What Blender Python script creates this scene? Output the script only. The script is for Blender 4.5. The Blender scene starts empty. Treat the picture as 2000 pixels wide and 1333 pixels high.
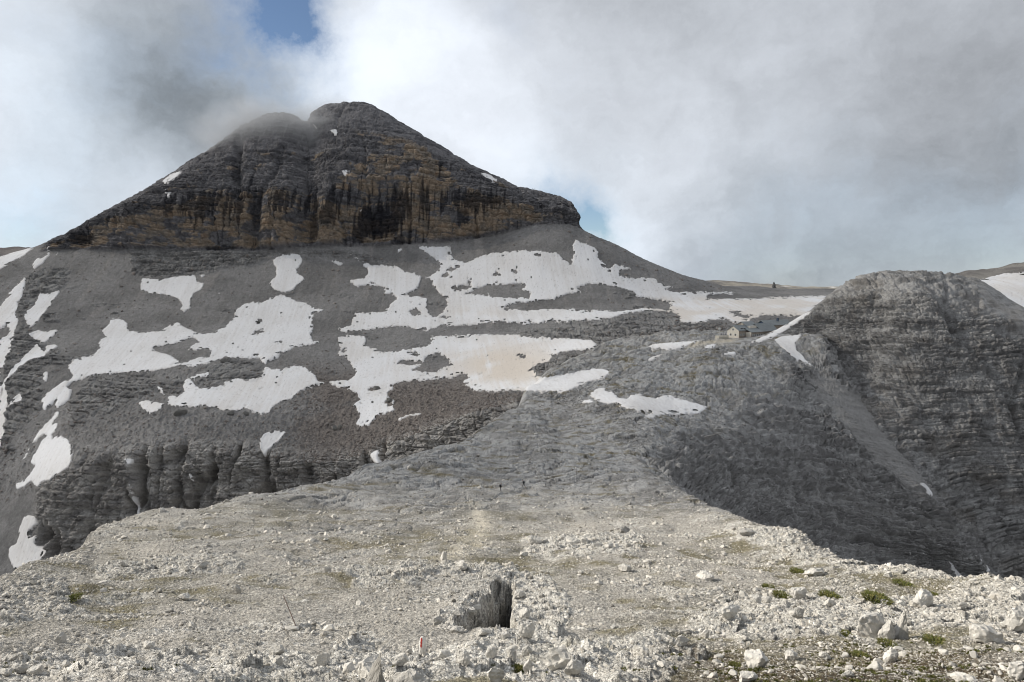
import bpy, math, random
import numpy as np
from mathutils import Vector, Matrix
SC = bpy.context.scene
COL = SC.collection
R = math.radians
f32 = np.float32
rng = np.random.default_rng(7)
random.seed(7)

# ---------------------------------------------------------------- camera model (photo is 2000 x 1333)
F = 1500.0; CX = 1000.0; CY = 666.5
PITCH = math.atan((CY - 560.0) / F)
CP, SP = math.cos(PITCH), math.sin(PITCH)
def ray(u, v):
    cx = (np.asarray(u, float) - CX) / F; cy = (CY - np.asarray(v, float)) / F
    return cx, CP + cy * SP, -SP + cy * CP
def at(u, v, Y):
    a, b, c = ray(u, v); k = np.asarray(Y, float) / b
    return np.stack([a * k, np.asarray(Y, float) + 0 * a, c * k], -1)
def proj(P):
    x, y, z = P[..., 0], P[..., 1], P[..., 2]
    d = y * CP - z * SP; h = y * SP + z * CP
    d = np.maximum(d, 1e-3)
    return CX + F * x / d, CY - F * h / d

# ---------------------------------------------------------------- noise
def _h(a, b, c, s):
    h = (a * np.uint32(73856093)) ^ (b * np.uint32(19349663)) ^ (c * np.uint32(83492791)) ^ np.uint32((s * 2654435761 + 12345) & 0xffffffff)
    h ^= h >> np.uint32(15); h *= np.uint32(2246822519); h ^= h >> np.uint32(13); h *= np.uint32(3266489917); h ^= h >> np.uint32(16)
    return h
def _fl(x):
    xf = np.floor(x); return xf.astype(np.int32).astype(np.uint32), (x - xf).astype(f32)
def _q(t): return t * t * t * (t * (t * 6 - 15) + 10)
def perlin(x, y, z, s=0):
    shp = np.broadcast(x, y, z).shape
    x = np.broadcast_to(x, shp).ravel(); y = np.broadcast_to(y, shp).ravel(); z = np.broadcast_to(z, shp).ravel()
    out = np.empty(x.size, f32); N = 400000
    one = np.uint32(1)
    for i in range(0, x.size, N):
        xi, fx = _fl(x[i:i+N]); yi, fy = _fl(y[i:i+N]); zi, fz = _fl(z[i:i+N])
        ux, uy, uz = _q(fx), _q(fy), _q(fz)
        def g(dx, dy, dz):
            h = _h(xi + np.uint32(dx), yi + np.uint32(dy), zi + np.uint32(dz), s)
            gx = (h & np.uint32(1023)).astype(f32) * (2 / 1023.) - 1
            gy = ((h >> np.uint32(10)) & np.uint32(1023)).astype(f32) * (2 / 1023.) - 1
            gz = ((h >> np.uint32(20)) & np.uint32(1023)).astype(f32) * (2 / 1023.) - 1
            return gx * (fx - dx) + gy * (fy - dy) + gz * (fz - dz)
        def lx(dy, dz):
            a = g(0, dy, dz); return a + ux * (g(1, dy, dz) - a)
        def ly(dz):
            a = lx(0, dz); return a + uy * (lx(1, dz) - a)
        a = ly(0); out[i:i+N] = 1.35 * (a + uz * (ly(1) - a))
    return out.reshape(shp)
def fbm(x, y, z, oct=4, s=0, gain=.5):
    r = 0; a = 1.; k = 1.; n = 0
    for o in range(oct):
        r = r + a * perlin(x * k + 17.3 * o, y * k + 5.1 * o, z * k - 9.7 * o, s + o); n += a
        a *= gain; k *= 2.03
    return r / n * 1.5
def ridged(x, y, z, oct=4, s=0, gain=.5):
    r = 0; a = 1.; k = 1.; n = 0
    for o in range(oct):
        r = r + a * (1 - np.abs(perlin(x * k, y * k + 3.7 * o, z * k, s + o)) * 2.2); n += a
        a *= gain; k *= 2.07
    return r / n
def worley(x, y, s=0):
    """2-D cellular noise: distance to the nearest and second nearest point, id of the nearest"""
    shp = x.shape; x = x.ravel(); y = y.ravel()
    F1 = np.empty(x.size, f32); F2 = np.empty(x.size, f32); ID = np.empty(x.size, f32); N = 400000
    for i in range(0, x.size, N):
        xi, fx = _fl(x[i:i+N]); yi, fy = _fl(y[i:i+N])
        d1 = np.full(fx.size, 9., f32); d2 = d1.copy(); idn = np.zeros(fx.size, f32)
        for dx in (-1, 0, 1):
            for dy in (-1, 0, 1):
                h = _h(xi + np.uint32(dx & 0xffffffff), yi + np.uint32(dy & 0xffffffff), np.uint32(1) + 0 * xi, s)
                px = (h & np.uint32(1023)).astype(f32) / 1023. + dx - fx
                py = ((h >> np.uint32(10)) & np.uint32(1023)).astype(f32) / 1023. + dy - fy
                d = px * px + py * py
                n = d < d1
                d2 = np.where(n, d1, np.minimum(d2, d)); idn = np.where(n, (h >> np.uint32(20)).astype(f32) / 4095., idn); d1 = np.minimum(d1, d)
        F1[i:i+N] = np.sqrt(d1); F2[i:i+N] = np.sqrt(d2); ID[i:i+N] = idn
    return F1.reshape(shp), F2.reshape(shp), ID.reshape(shp)
def hash01(i, j, s):
    i = np.asarray(i); j = np.asarray(j) + 0 * i
    h = _h(i.astype(np.int32).astype(np.uint32), j.astype(np.int32).astype(np.uint32), np.uint32(5) + np.zeros(i.shape, np.uint32), s)
    return ((h >> np.uint32(4)) & np.uint32(65535)).astype(f32) / 65535.
def facets(x, y, s=0):
    """broken slabs: every cell has its own height and its own tilt"""
    shp = x.shape; x = x.ravel(); y = y.ravel(); out = np.empty(x.size, f32); ED = np.empty(x.size, f32); NN = 400000
    for i in range(0, x.size, NN):
        xi, fx = _fl(x[i:i+NN]); yi, fy = _fl(y[i:i+NN])
        d1 = np.full(fx.size, 9., f32); d2 = d1.copy(); hh = np.zeros(fx.size, f32)
        for dx in (-1, 0, 1):
            for dy in (-1, 0, 1):
                h = _h(xi + np.uint32(dx & 0xffffffff), yi + np.uint32(dy & 0xffffffff), np.uint32(1) + 0 * xi, s)
                px = (h & np.uint32(255)).astype(f32) / 255. + dx - fx; py = ((h >> np.uint32(8)) & np.uint32(255)).astype(f32) / 255. + dy - fy
                d = px * px + py * py; n = d < d1
                t1 = ((h >> np.uint32(16)) & np.uint32(31)).astype(f32) / 15.5 - 1; t2 = ((h >> np.uint32(21)) & np.uint32(31)).astype(f32) / 15.5 - 1; t3 = (h >> np.uint32(26)).astype(f32) / 63.
                d2 = np.where(n, d1, np.minimum(d2, d)); hh = np.where(n, .7 * (t3 - .5) - .45 * (t1 * px + t2 * py), hh); d1 = np.minimum(d1, d)
        out[i:i+NN] = hh; ED[i:i+NN] = np.sqrt(d2) - np.sqrt(d1)
    return out.reshape(shp), ED.reshape(shp)
def beds(b, a, h, w, seed):
    """bedded rock broken by joints into blocks; b across the beds, a along them; 0 .. about 1.1"""
    z0 = np.zeros_like(b); bb = b / h + .7 * perlin(b / (3.1 * h), z0 + .5, z0 + .3, seed); i = np.floor(bb); f = bb - i
    wi = w * (.6 + .9 * hash01(i, 0, seed)); aa = a / wi + 10 * hash01(i, 7, seed); j = np.floor(aa); g = aa - j
    r1 = hash01(i, 3, seed + 1); r2 = hash01(i, j, seed + 2)
    e = ss(0, .2, f) * ss(1, .82, f); c = ss(0, .1, g) * ss(1, .9, g)
    return (.55 * r1 + .6 * r2) * (.35 + .65 * e * c) - .15 * (1 - e * c)
def ss(a, b, x):
    t = np.clip((x - a) / (b - a), 0, 1); return t * t * (3 - 2 * t)
def mix(a, b, t):
    t = np.asarray(t)[..., None]; return np.asarray(a) * (1 - t) + np.asarray(b) * t

# ---------------------------------------------------------------- lofted terrain
def slopes(x, y):
    """Fritsch-Carlson slopes along axis 0"""
    h = np.diff(x)[(...,) + (None,) * (y.ndim - 1)]; d = np.diff(y, axis=0) / h
    m = np.zeros_like(y); m[0] = d[0]; m[-1] = d[-1]
    w1 = 2 * h[1:] + h[:-1]; w2 = h[1:] + 2 * h[:-1]
    with np.errstate(divide='ignore', invalid='ignore'):
        hm = (w1 + w2) / (w1 / d[:-1] + w2 / d[1:])
    m[1:-1] = np.where(d[:-1] * d[1:] > 0, hm, 0)
    return m
def pchip(x, y, q):
    x = np.asarray(x, float); y = np.asarray(y, float); q = np.asarray(q, float)
    m = slopes(x, y); i = np.clip(np.searchsorted(x, q, side='right') - 1, 0, len(x) - 2)
    qq = np.clip(q, x[0], x[-1])
    h = x[i+1] - x[i]; t = (qq - x[i]) / h
    e = (...,) + (None,) * (y.ndim - 1); t = t[e]; h = h[e]
    return ((1 + 2*t) * (1-t)**2) * y[i] + t * (1-t)**2 * h * m[i] + t*t*(3-2*t) * y[i+1] + t*t*(t-1) * h * m[i+1]
def loft(rows, U, counts):
    """rows: list of dicts u -> (v, Y); returns grid of points (rows, cols, 3), row parameter"""
    V = []; Y = []
    for r in rows:
        k = sorted(r); vv = [r[q][0] for q in k]; yy = [r[q][1] for q in k]
        V.append(pchip(k, vv, U)); Y.append(pchip(k, yy, U))
    V = np.array(V); Y = np.array(Y)
    K = at(U[None, :], V, Y)
    T = np.concatenate([np.linspace(i, i + 1, c, endpoint=False) for i, c in enumerate(counts)] + [[len(rows) - 1.]])
    P = pchip(np.arange(len(rows)), K, T)
    return P, T
def normals(P):
    du = np.gradient(P, axis=1); dv = np.gradient(P, axis=0)
    n = np.cross(du, dv); n /= np.maximum(np.linalg.norm(n, axis=-1, keepdims=True), 1e-9)
    return n
def usteps(a, b, step, ext0, ext1, n=40):
    return np.concatenate([np.linspace(ext0, a, n, endpoint=False), np.arange(a, b, step), np.linspace(b, ext1, n)])

# ---------------------------------------------------------------- objects
def tag(o, label=None, cat=None, group=None, kind=None):
    if label: o['label'] = label
    if cat: o['category'] = cat
    if group: o['group'] = group
    if kind: o['kind'] = kind
    return o
def mesh_np(name, co, faces, mats, col=None, smooth=True, parent=None, mi=None):
    """faces: int array (n,3|4)"""
    me = bpy.data.meshes.new(name); faces = np.asarray(faces, np.int32); k = faces.shape[1]; n = len(faces)
    co = np.ascontiguousarray(co, f32).reshape(-1, 3)
    me.vertices.add(len(co)); me.vertices.foreach_set('co', co.ravel())
    me.loops.add(n * k); me.loops.foreach_set('vertex_index', faces.ravel())
    me.polygons.add(n); me.polygons.foreach_set('loop_start', np.arange(0, n * k, k, dtype=np.int32))
    me.polygons.foreach_set('use_smooth', np.full(n, smooth, bool))
    if mi is not None: me.polygons.foreach_set('material_index', np.asarray(mi, np.int32))
    me.update(calc_edges=True)
    if col is not None:
        a = me.color_attributes.new('tint', 'FLOAT_COLOR', 'POINT')
        c = np.ones((len(co), 4), f32); c[:, :3] = np.asarray(col).reshape(-1, 3); a.data.foreach_set('color', c.ravel())
    for m in (mats if isinstance(mats, (list, tuple)) else [mats]): me.materials.append(m)
    o = bpy.data.objects.new(name, me); COL.objects.link(o)
    if parent: o.parent = parent
    return o
def grid_faces(nr, nc):
    i = np.arange(nr * nc).reshape(nr, nc)
    return np.stack([i[:-1, :-1], i[:-1, 1:], i[1:, 1:], i[1:, :-1]], -1).reshape(-1, 4)
def grid_obj(name, P, mat, col):
    return mesh_np(name, P, grid_faces(*P.shape[:2]), mat, col)
def blur(a, r, it=2):
    for _ in range(it):
        for ax in (0, 1):
            p = [(0, 0), (0, 0)]; p[ax] = (r + 1, r)
            c = np.cumsum(np.pad(a, p, mode='edge'), axis=ax)
            n = a.shape[ax]
            a = (np.take(c, np.arange(2*r+1, 2*r+1+n), axis=ax) - np.take(c, np.arange(0, n), axis=ax)) / (2*r+1)
    return a
MX, MY = 120, 0     # margin of the mask canvas left of the photo
MW, MH = 2300, 1400
def raster(poly):
    """point-in-polygon raster on the mask canvas"""
    m = np.zeros((MH, MW), bool); p = np.asarray(poly, float); p = p + [MX, MY]
    xs = np.arange(MW) + .5
    y0, y1 = int(max(0, p[:, 1].min())), int(min(MH - 1, p[:, 1].max() + 1))
    q = np.roll(p, -1, 0)
    for y in range(y0, y1 + 1):
        yc = y + .5
        c = (p[:, 1] <= yc) != (q[:, 1] <= yc)
        if not c.any(): continue
        xi = np.sort(p[c, 0] + (yc - p[c, 1]) / (q[c, 1] - p[c, 1]) * (q[c, 0] - p[c, 0]))
        for a, b in zip(xi[::2], xi[1::2]): m[y, (xs >= a) & (xs < b)] = True
    return m
def sample(m, u, v):
    x = np.clip(u + MX - .5, 0, MW - 1.01); y = np.clip(v + MY - .5, 0, MH - 1.01)
    xi = x.astype(int); yi = y.astype(int); fx = x - xi; fy = y - yi
    return (m[yi, xi] * (1-fx) + m[yi, xi+1] * fx) * (1-fy) + (m[yi+1, xi] * (1-fx) + m[yi+1, xi+1] * fx) * fy
def polymask(polys, r=4):
    m = np.zeros((MH, MW), f32)
    for p in polys: m[raster(p)] = 1
    return blur(m, r)
# ---------------------------------------------------------------- materials
def nodes(m):
    m.use_nodes = True; nt = m.node_tree; nt.nodes.clear(); return nt
def N(nt, t, **kw):
    n = nt.nodes.new(t)
    for k, v in kw.items():
        if k in n.inputs: n.inputs[k].default_value = v
        else: setattr(n, k, v)
    return n
def L(nt, a, b): nt.links.new(a, b)
def terrain_mat(name, scale, amount, bump, bscale, rough=.95):
    m = bpy.data.materials.new(name); nt = nodes(m)
    out = N(nt, 'ShaderNodeOutputMaterial'); b = N(nt, 'ShaderNodeBsdfPrincipled'); L(nt, b.outputs[0], out.inputs[0])
    b.inputs['Roughness'].default_value = rough; b.inputs['Specular IOR Level'].default_value = .15
    at_ = N(nt, 'ShaderNodeAttribute', attribute_name='tint')
    geo = N(nt, 'ShaderNodeNewGeometry')
    no = N(nt, 'ShaderNodeTexNoise', Scale=scale, Detail=6.0, Roughness=.65); L(nt, geo.outputs['Position'], no.inputs['Vector'])
    mr = N(nt, 'ShaderNodeMapRange'); mr.inputs['From Min'].default_value = .25; mr.inputs['From Max'].default_value = .75
    mr.inputs['To Min'].default_value = 1 - amount; mr.inputs['To Max'].default_value = 1 + amount
    L(nt, no.outputs[0], mr.inputs[0])
    mu = N(nt, 'ShaderNodeVectorMath', operation='SCALE'); L(nt, at_.outputs['Color'], mu.inputs[0]); L(nt, mr.outputs[0], mu.inputs['Scale'])
    L(nt, mu.outputs[0], b.inputs['Base Color'])
    if bump:
        n2 = N(nt, 'ShaderNodeTexNoise', Scale=bscale, Detail=5.0, Roughness=.7); L(nt, geo.outputs['Position'], n2.inputs['Vector'])
        bp = N(nt, 'ShaderNodeBump', Strength=1.0, Distance=bump); L(nt, n2.outputs[0], bp.inputs['Height']); L(nt, bp.outputs[0], b.inputs['Normal'])
    return m
def ground_mat(name):
    m = terrain_mat(name, 3., .3, .12, 2.6); nt = m.node_tree
    b = [n for n in nt.nodes if n.type == 'BSDF_PRINCIPLED'][0]; geo = [n for n in nt.nodes if n.type == 'NEW_GEOMETRY'][0]
    src = b.inputs['Base Color'].links[0].from_socket; nrm = b.inputs['Normal'].links[0].from_socket
    for sc, am, dist in ((7., .30, .05), (17., .34, .03), (40., .25, .014)):
        vo = N(nt, 'ShaderNodeTexVoronoi', Scale=sc); L(nt, geo.outputs['Position'], vo.inputs['Vector'])
        sp = N(nt, 'ShaderNodeSeparateColor'); L(nt, vo.outputs['Color'], sp.inputs[0])
        mr = N(nt, 'ShaderNodeMapRange'); mr.inputs['To Min'].default_value = 1 - am; mr.inputs['To Max'].default_value = 1 + am; L(nt, sp.outputs[0], mr.inputs[0])
        mu = N(nt, 'ShaderNodeVectorMath', operation='SCALE'); L(nt, src, mu.inputs[0]); L(nt, mr.outputs[0], mu.inputs['Scale']); src = mu.outputs[0]
        bp = N(nt, 'ShaderNodeBump', Strength=1., Distance=dist); bp.invert = True; L(nt, vo.outputs['Distance'], bp.inputs['Height']); L(nt, nrm, bp.inputs['Normal']); nrm = bp.outputs[0]
    L(nt, src, b.inputs['Base Color']); L(nt, nrm, b.inputs['Normal']); return m
def plain(name, col, rough=.8, scale=8., amount=.15, metallic=0., bump=0.):
    m = bpy.data.materials.new(name); nt = nodes(m)
    out = N(nt, 'ShaderNodeOutputMaterial'); b = N(nt, 'ShaderNodeBsdfPrincipled'); L(nt, b.outputs[0], out.inputs[0])
    b.inputs['Roughness'].default_value = rough; b.inputs['Metallic'].default_value = metallic
    tc = N(nt, 'ShaderNodeTexCoord'); no = N(nt, 'ShaderNodeTexNoise', Scale=scale, Detail=5.0); L(nt, tc.outputs['Object'], no.inputs['Vector'])
    mr = N(nt, 'ShaderNodeMapRange'); mr.inputs['From Min'].default_value = .25; mr.inputs['From Max'].default_value = .75
    mr.inputs['To Min'].default_value = 1 - amount; mr.inputs['To Max'].default_value = 1 + amount; L(nt, no.outputs[0], mr.inputs[0])
    mu = N(nt, 'ShaderNodeVectorMath', operation='SCALE'); mu.inputs[0].default_value = col; L(nt, mr.outputs[0], mu.inputs['Scale'])
    L(nt, mu.outputs[0], b.inputs['Base Color'])
    if bump:
        bp = N(nt, 'ShaderNodeBump', Strength=1.0, Distance=bump); L(nt, no.outputs[0], bp.inputs['Height']); L(nt, bp.outputs[0], b.inputs['Normal'])
    return m
M_ground = ground_mat('ridge_rock')
M_mount = terrain_mat('mountain_rock', .9, .35, .9, .8)
M_dome = terrain_mat('dome_rock', 1.3, .3, .6, 1.5)
M_snow = terrain_mat('old_snow', .8, .05, .05, 2.5, .6)
M_stone = terrain_mat('pale_limestone', 30., .2, .012, 45.)
# ---------------------------------------------------------------- where the land lies
def D(*a): return {k: (v, y) for k, v, y in a}
YV = ([640, 700, 740, 760, 800, 850, 900, 955, 1000, 1060, 1120, 1170, 1230, 1280, 1333],
      [640, 500, 455, 435, 385, 310, 240, 175, 130, 88, 62, 47, 34, 25, 18])
def Yv(v): return pchip(np.array(YV[0], float), np.log(np.array(YV[1], float)), np.asarray(v, float))
def yfun(v): return float(np.exp(Yv(np.array([v]))[0]))
# crest of the near ridge, left and right of the saddle
LIP = {-700: 1420, -350: 1270, -150: 1185, 0: 1132, 30: 1118, 60: 1104, 100: 1086, 130: 1076, 160: 1063, 190: 1037, 240: 1019, 300: 1004, 360: 994, 430: 985, 490: 974, 540: 965, 600: 952,
       640: 941, 690: 927, 740: 911, 790: 895, 830: 884, 860: 874, 890: 865, 920: 850, 950: 832, 980: 813, 1000: 802, 1030: 795, 1060: 812, 1100: 850, 1150: 868, 1200: 884, 1250: 908,
       1310: 950, 1380: 982, 1450: 1012, 1520: 1040, 1600: 1077, 1660: 1095, 1730: 1113, 1800: 1128, 1870: 1141, 1930: 1146, 2000: 1149, 2150: 1164, 2400: 1210, 2700: 1300}
LK = np.array(sorted(LIP), float); LVv = np.array([LIP[k] for k in sorted(LIP)], float)
def lip(u): return pchip(LK, LVv, np.asarray(u, float))
UL = sorted(LIP)
def row(fn): return {u: fn(u) for u in UL}
S1 = [row(lambda u: (2260, 1.5)), row(lambda u: (1435, 6)), row(lambda u: (1368, 13)), row(lambda u: (1333, 18))]
for f in (.2, .4, .6, .8, 1.0):
    def fn(u, f=f):
        v = 1333 + (LIP[u] - 1333) * f
        return (v, yfun(v))
    S1.append(row(fn))
def li(u, *kv):
    k = [a for a, b in kv]; return float(np.interp(u, k, [b for a, b in kv]))
UC = (1030, 1100, 1150, 1200, 1250)      # the open saddle: the ground runs on without a lip
def h1(u):   # just over the lip
    y = yfun(LIP[u])
    d = li(u, (-300, 30), (900, 25), (1000, 4), (1030, -10), (1100, -18), (1150, -18), (1200, -14), (1250, -8), (1300, -2), (1400, 35), (2000, 60))
    return (LIP[u] + d, y * li(u, (0, 1.12), (980, 1.06), (1030, 1.03), (1100, 1.085), (1200, 1.07), (1250, 1.04), (1400, 1.12)))
def h2(u):   # hidden gullies left and right
    v = li(u, (-300, 1400), (400, 1250), (850, 1060), (960, 880), (1030, 778), (1100, 815), (1150, 832), (1200, 850), (1250, 884), (1310, 941), (1380, 1000), (1450, 1075), (1600, 1150), (1800, 1230), (2000, 1290), (2400, 1360))
    Y = li(u, (-300, 170), (400, 230), (850, 370), (960, 410), (1030, 412), (1100, 361), (1150, 330), (1200, 302), (1250, 266), (1310, 214), (1380, 215), (1450, 250), (1600, 260), (1800, 250), (2000, 240), (2400, 240))
    return (v, Y)
def fb(u):   # foot of the dark flank
    v = li(u, (-300, 1600), (400, 1400), (850, 1150), (960, 900), (1030, 770), (1100, 794), (1150, 806), (1200, 826), (1250, 864), (1310, 922), (1380, 975), (1450, 1015), (1600, 1085), (1800, 1135), (2000, 1180), (2400, 1300))
    Y = li(u, (-300, 300), (400, 330), (850, 420), (960, 430), (1030, 424), (1100, 392), (1150, 364), (1200, 332), (1250, 286), (1310, 254), (1380, 272), (1450, 300), (1600, 335), (1800, 372), (2000, 395), (2400, 395))
    return (v, Y)
def fm(u):
    v = li(u, (-300, 1700), (400, 1500), (850, 1220), (960, 930), (1030, 763), (1100, 764), (1150, 764), (1200, 772), (1250, 794), (1310, 826), (1450, 860), (1600, 915), (1800, 1038), (1900, 1100), (2000, 1170), (2400, 1290))
    Y = li(u, (-300, 320), (400, 350), (850, 440), (960, 445), (1030, 433), (1100, 425), (1150, 414), (1200, 396), (1250, 368), (1310, 350), (1450, 368), (1600, 392), (1800, 388), (1900, 386), (2000, 397), (2400, 397))
    return (v, Y)
def ft(u):
    v = li(u, (-300, 1800), (400, 1600), (850, 1280), (960, 960), (1030, 757), (1100, 738), (1150, 726), (1200, 715), (1250, 712), (1310, 705), (1380, 690), (1450, 686), (1530, 690), (1570, 712), (1600, 745), (1650, 802), (1700, 856), (1800, 950), (1870, 1040), (1940, 1128), (2000, 1165), (2400, 1285))
    Y = li(u, (-300, 340), (400, 370), (850, 460), (960, 460), (1030, 442), (1100, 455), (1150, 466), (1200, 474), (1250, 478), (1310, 485), (1450, 505), (1530, 507), (1570, 500), (1600, 482), (1650, 455), (1700, 440), (1800, 412), (1870, 402), (1940, 399), (2000, 400), (2400, 400))
    return (v, Y)
def p1(u):   # terrace of the hut
    v = li(u, (-300, 1900), (850, 1340), (960, 990), (1040, 752), (1100, 722), (1200, 690), (1310, 669), (1400, 663), (1450, 661), (1500, 656), (1560, 646), (1600, 655), (1640, 720), (1700, 800), (1800, 920), (2000, 1140), (2400, 1270))
    Y = li(u, (-300, 360), (850, 480), (960, 475), (1040, 446), (1100, 470), (1200, 510), (1310, 540), (1450, 550), (1560, 560), (1600, 540), (1700, 480), (1800, 440), (2000, 415), (2400, 410))
    return (v, Y)
def p2(u):
    v, Y = p1(u)
    return (v - li(u, (900, 0), (1040, 6), (1200, 26), (1310, 22), (1450, 11), (1560, 9), (1650, 0)), Y + li(u, (900, 20), (1040, 25), (1200, 45), (1310, 52), (1450, 48), (1600, 45)))
def p3(u):
    v, Y = p2(u); return (v + 22, Y + 50)
S1 += [row(h1), row(h2), row(fb), row(fm), row(ft), row(p1), row(p2), row(p3)]
S1_COUNTS = [6, 14, 30, 60, 110, 130, 160, 150, 30, 22, 26, 150, 150, 50, 30, 10]

S2 = [
 D((-600,1400,380),(-100,1250,395),(400,1150,400),(700,1050,400),(850,970,405),(930,900,405),(1000,862,412),(1150,790,440),(1300,735,505),(1450,715,545),(1600,715,550),(1750,715,550),(2100,715,550)),
 D((-600,1280,430),(-100,1180,432),(0,1140,433),(60,1112,434),(100,1090,436),(250,1062,438),(400,1032,440),(550,1002,440),(700,952,438),(800,914,438),(850,900,438),(930,858,438),(1000,824,438),(1150,768,468),(1300,708,538),(1450,688,585),(1600,680,596),(1750,680,596),(2100,680,596)),
 D((-600,1010,500),(-100,1000,490),(0,985,480),(60,965,470),(100,945,462),(170,915,459),(250,895,457),(350,882,458),(450,886,456),(550,900,454),(620,905,454),(700,892,456),(760,868,458),(850,836,460),(930,805,463),(1000,788,468),(1150,735,500),(1300,676,570),(1450,658,610),(1600,652,620),(1750,652,620),(2100,652,620)),
 D((-600,900,545),(-100,880,542),(0,850,542),(100,800,546),(250,772,548),(400,747,556),(550,747,556),(700,762,540),(850,762,528),(1000,748,518),(1150,692,550),(1300,652,610),(1450,637,650),(1600,632,660),(1750,632,660),(2100,632,660)),
 D((-600,760,620),(-100,740,622),(0,720,622),(100,700,626),(250,690,630),(400,680,632),(550,680,630),(700,690,618),(850,690,608),(1000,670,608),(1150,650,618),(1300,630,660),(1450,616,690),(1600,607,700),(1750,607,700),(2100,607,700)),
 D((-600,660,700),(-100,640,702),(0,620,706),(100,610,712),(250,605,716),(400,600,716),(550,600,716),(700,600,716),(850,600,714),(1000,600,712),(1150,596,714),(1300,593,738),(1450,588,765),(1600,583,780),(1750,583,780),(2100,583,780)),
 D((-600,590,800),(-100,545,802),(0,515,806),(60,500,810),(110,487,815),(250,487,804),(450,490,798),(600,482,801),(750,479,806),(850,474,812),(950,462,818),(1000,450,822),(1060,438,826),(1110,437,830),(1128,443,832),(1140,450,834),(1160,460,833),(1200,478,830),(1250,503,826),(1290,520,822),(1330,536,822),(1360,545,830),(1400,556,850),(1450,562,890),(1600,567,900),(1750,568,900),(2100,568,900)),
 D((-600,580,810),(-100,533,812),(0,506,818),(60,493,820),(110,476,824),(180,440,827),(250,415,822),(350,397,818),(450,400,815),(600,387,815),(700,375,821),(850,377,828),(950,385,832),(1010,392,836),(1060,400,840),(1110,408,843),(1122,416,841),(1128,424,840),(1133,444,842),(1140,452,860),(1160,462,862),(1200,480,862),(1290,522,860),(1330,538,860),(1400,557,890),(1450,561,940),(1600,565,950),(1750,566,950),(2100,566,950)),
 D((-600,575,820),(-100,530,824),(0,504,828),(60,490,828),(110,471,832),(180,433,838),(250,398,842),(350,350,854),(420,325,860),(450,315,862),(600,302,868),(700,277,878),(800,287,882),(850,307,882),(950,352,878),(1010,374,870),(1060,391,864),(1110,402,856),(1122,411,852),(1128,419,850),(1133,443,852),(1140,455,900),(1160,465,902),(1200,483,902),(1290,526,900),(1330,541,900),(1400,561,930),(1450,565,960),(1600,569,980),(1750,570,980),(2100,570,980)),
 D((-600,570,840),(-100,527,844),(0,501,848),(60,486,850),(110,465,850),(150,446,858),(180,428,868),(250,390,890),(300,362,905),(340,338,918),(370,318,928),(400,300,938),(440,273,950),(480,244,958),(510,229,960),(530,224,960),(545,222,960),(560,223,960),(575,228,962),(598,240,966),(602,238,980),(610,222,984),(625,213,988),(640,207,990),(660,206,993),(680,202,996),(700,203,998),(715,205,1000),(730,210,1000),(750,221,998),(790,246,990),(820,264,982),(850,282,970),(890,306,955),(920,324,940),(970,346,925),(1010,364,910),(1060,376,895),(1085,382,888),(1100,386,880),(1115,394,868),(1123,404,862),(1128,416,856),(1133,443,860),(1140,458,920),(1160,468,922),(1200,486,922),(1290,530,920),(1330,545,920),(1400,566,960),(1450,570,990),(1600,574,1000),(1750,575,1000),(2100,575,1000)),
 D((-600,640,1000),(-100,600,1000),(110,560,1000),(340,440,1060),(530,330,1100),(690,310,1150),(850,390,1120),(1010,460,1060),(1128,520,1000),(1140,560,1060),(1330,620,1060),(1600,640,1150),(2100,640,1150)),
]
S2_COUNTS = [10, 110, 110, 75, 85, 110, 95, 95, 80, 14]
S3 = [
 D((1380,715,560),(1440,700,558),(1500,684,548),(1540,700,536),(1560,706,532),(1590,728,515),(1640,795,478),(1700,856,452),(1760,906,436),(1800,951,424),(1870,1046,410),(1940,1134,402),(2000,1190,398),(2150,1300,390),(2500,1500,380)),
 D((1380,700,562),(1440,680,560),(1500,672,556),(1540,682,552),(1560,684,550),(1590,696,542),(1640,722,516),(1700,762,495),(1760,792,478),(1800,822,468),(1870,882,454),(1940,935,447),(2000,972,442),(2150,1100,432),(2500,1300,420)),
 D((1380,690,566),(1440,674,562),(1500,663,560),(1540,668,556),(1560,670,555),(1590,662,551),(1640,652,540),(1700,662,526),(1760,672,508),(1800,688,498),(1870,712,488),(1940,745,477),(2000,776,468),(2150,900,455),(2500,1100,440)),
 D((1380,684,570),(1440,671,566),(1500,657,562),(1540,648,560),(1560,640,559),(1590,625,557),(1640,592,552),(1700,572,546),(1760,566,534),(1800,568,528),(1870,588,518),(1940,618,510),(2000,658,500),(2150,780,490),(2500,980,470)),
 D((1380,682,578),(1440,670,572),(1500,652,568),(1540,634,567),(1560,622,567),(1583,606,567),(1600,592,568),(1612,583,570),(1641,561,574),(1670,546,578),(1700,537,582),(1719,533,585),(1763,532,590),(1817,533,590),(1860,537,590),(1885,544,587),(1914,549,582),(1948,568,572),(1978,588,560),(2000,600,550),(2150,700,530),(2500,900,500)),
 D((1380,760,620),(1440,750,620),(1500,740,620),(1560,720,625),(1640,660,640),(1720,620,660),(1817,600,680),(1914,620,670),(2000,690,640),(2150,800,620),(2500,1000,560)),
]
S3_COUNTS = [170, 150, 130, 60, 12]
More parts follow.
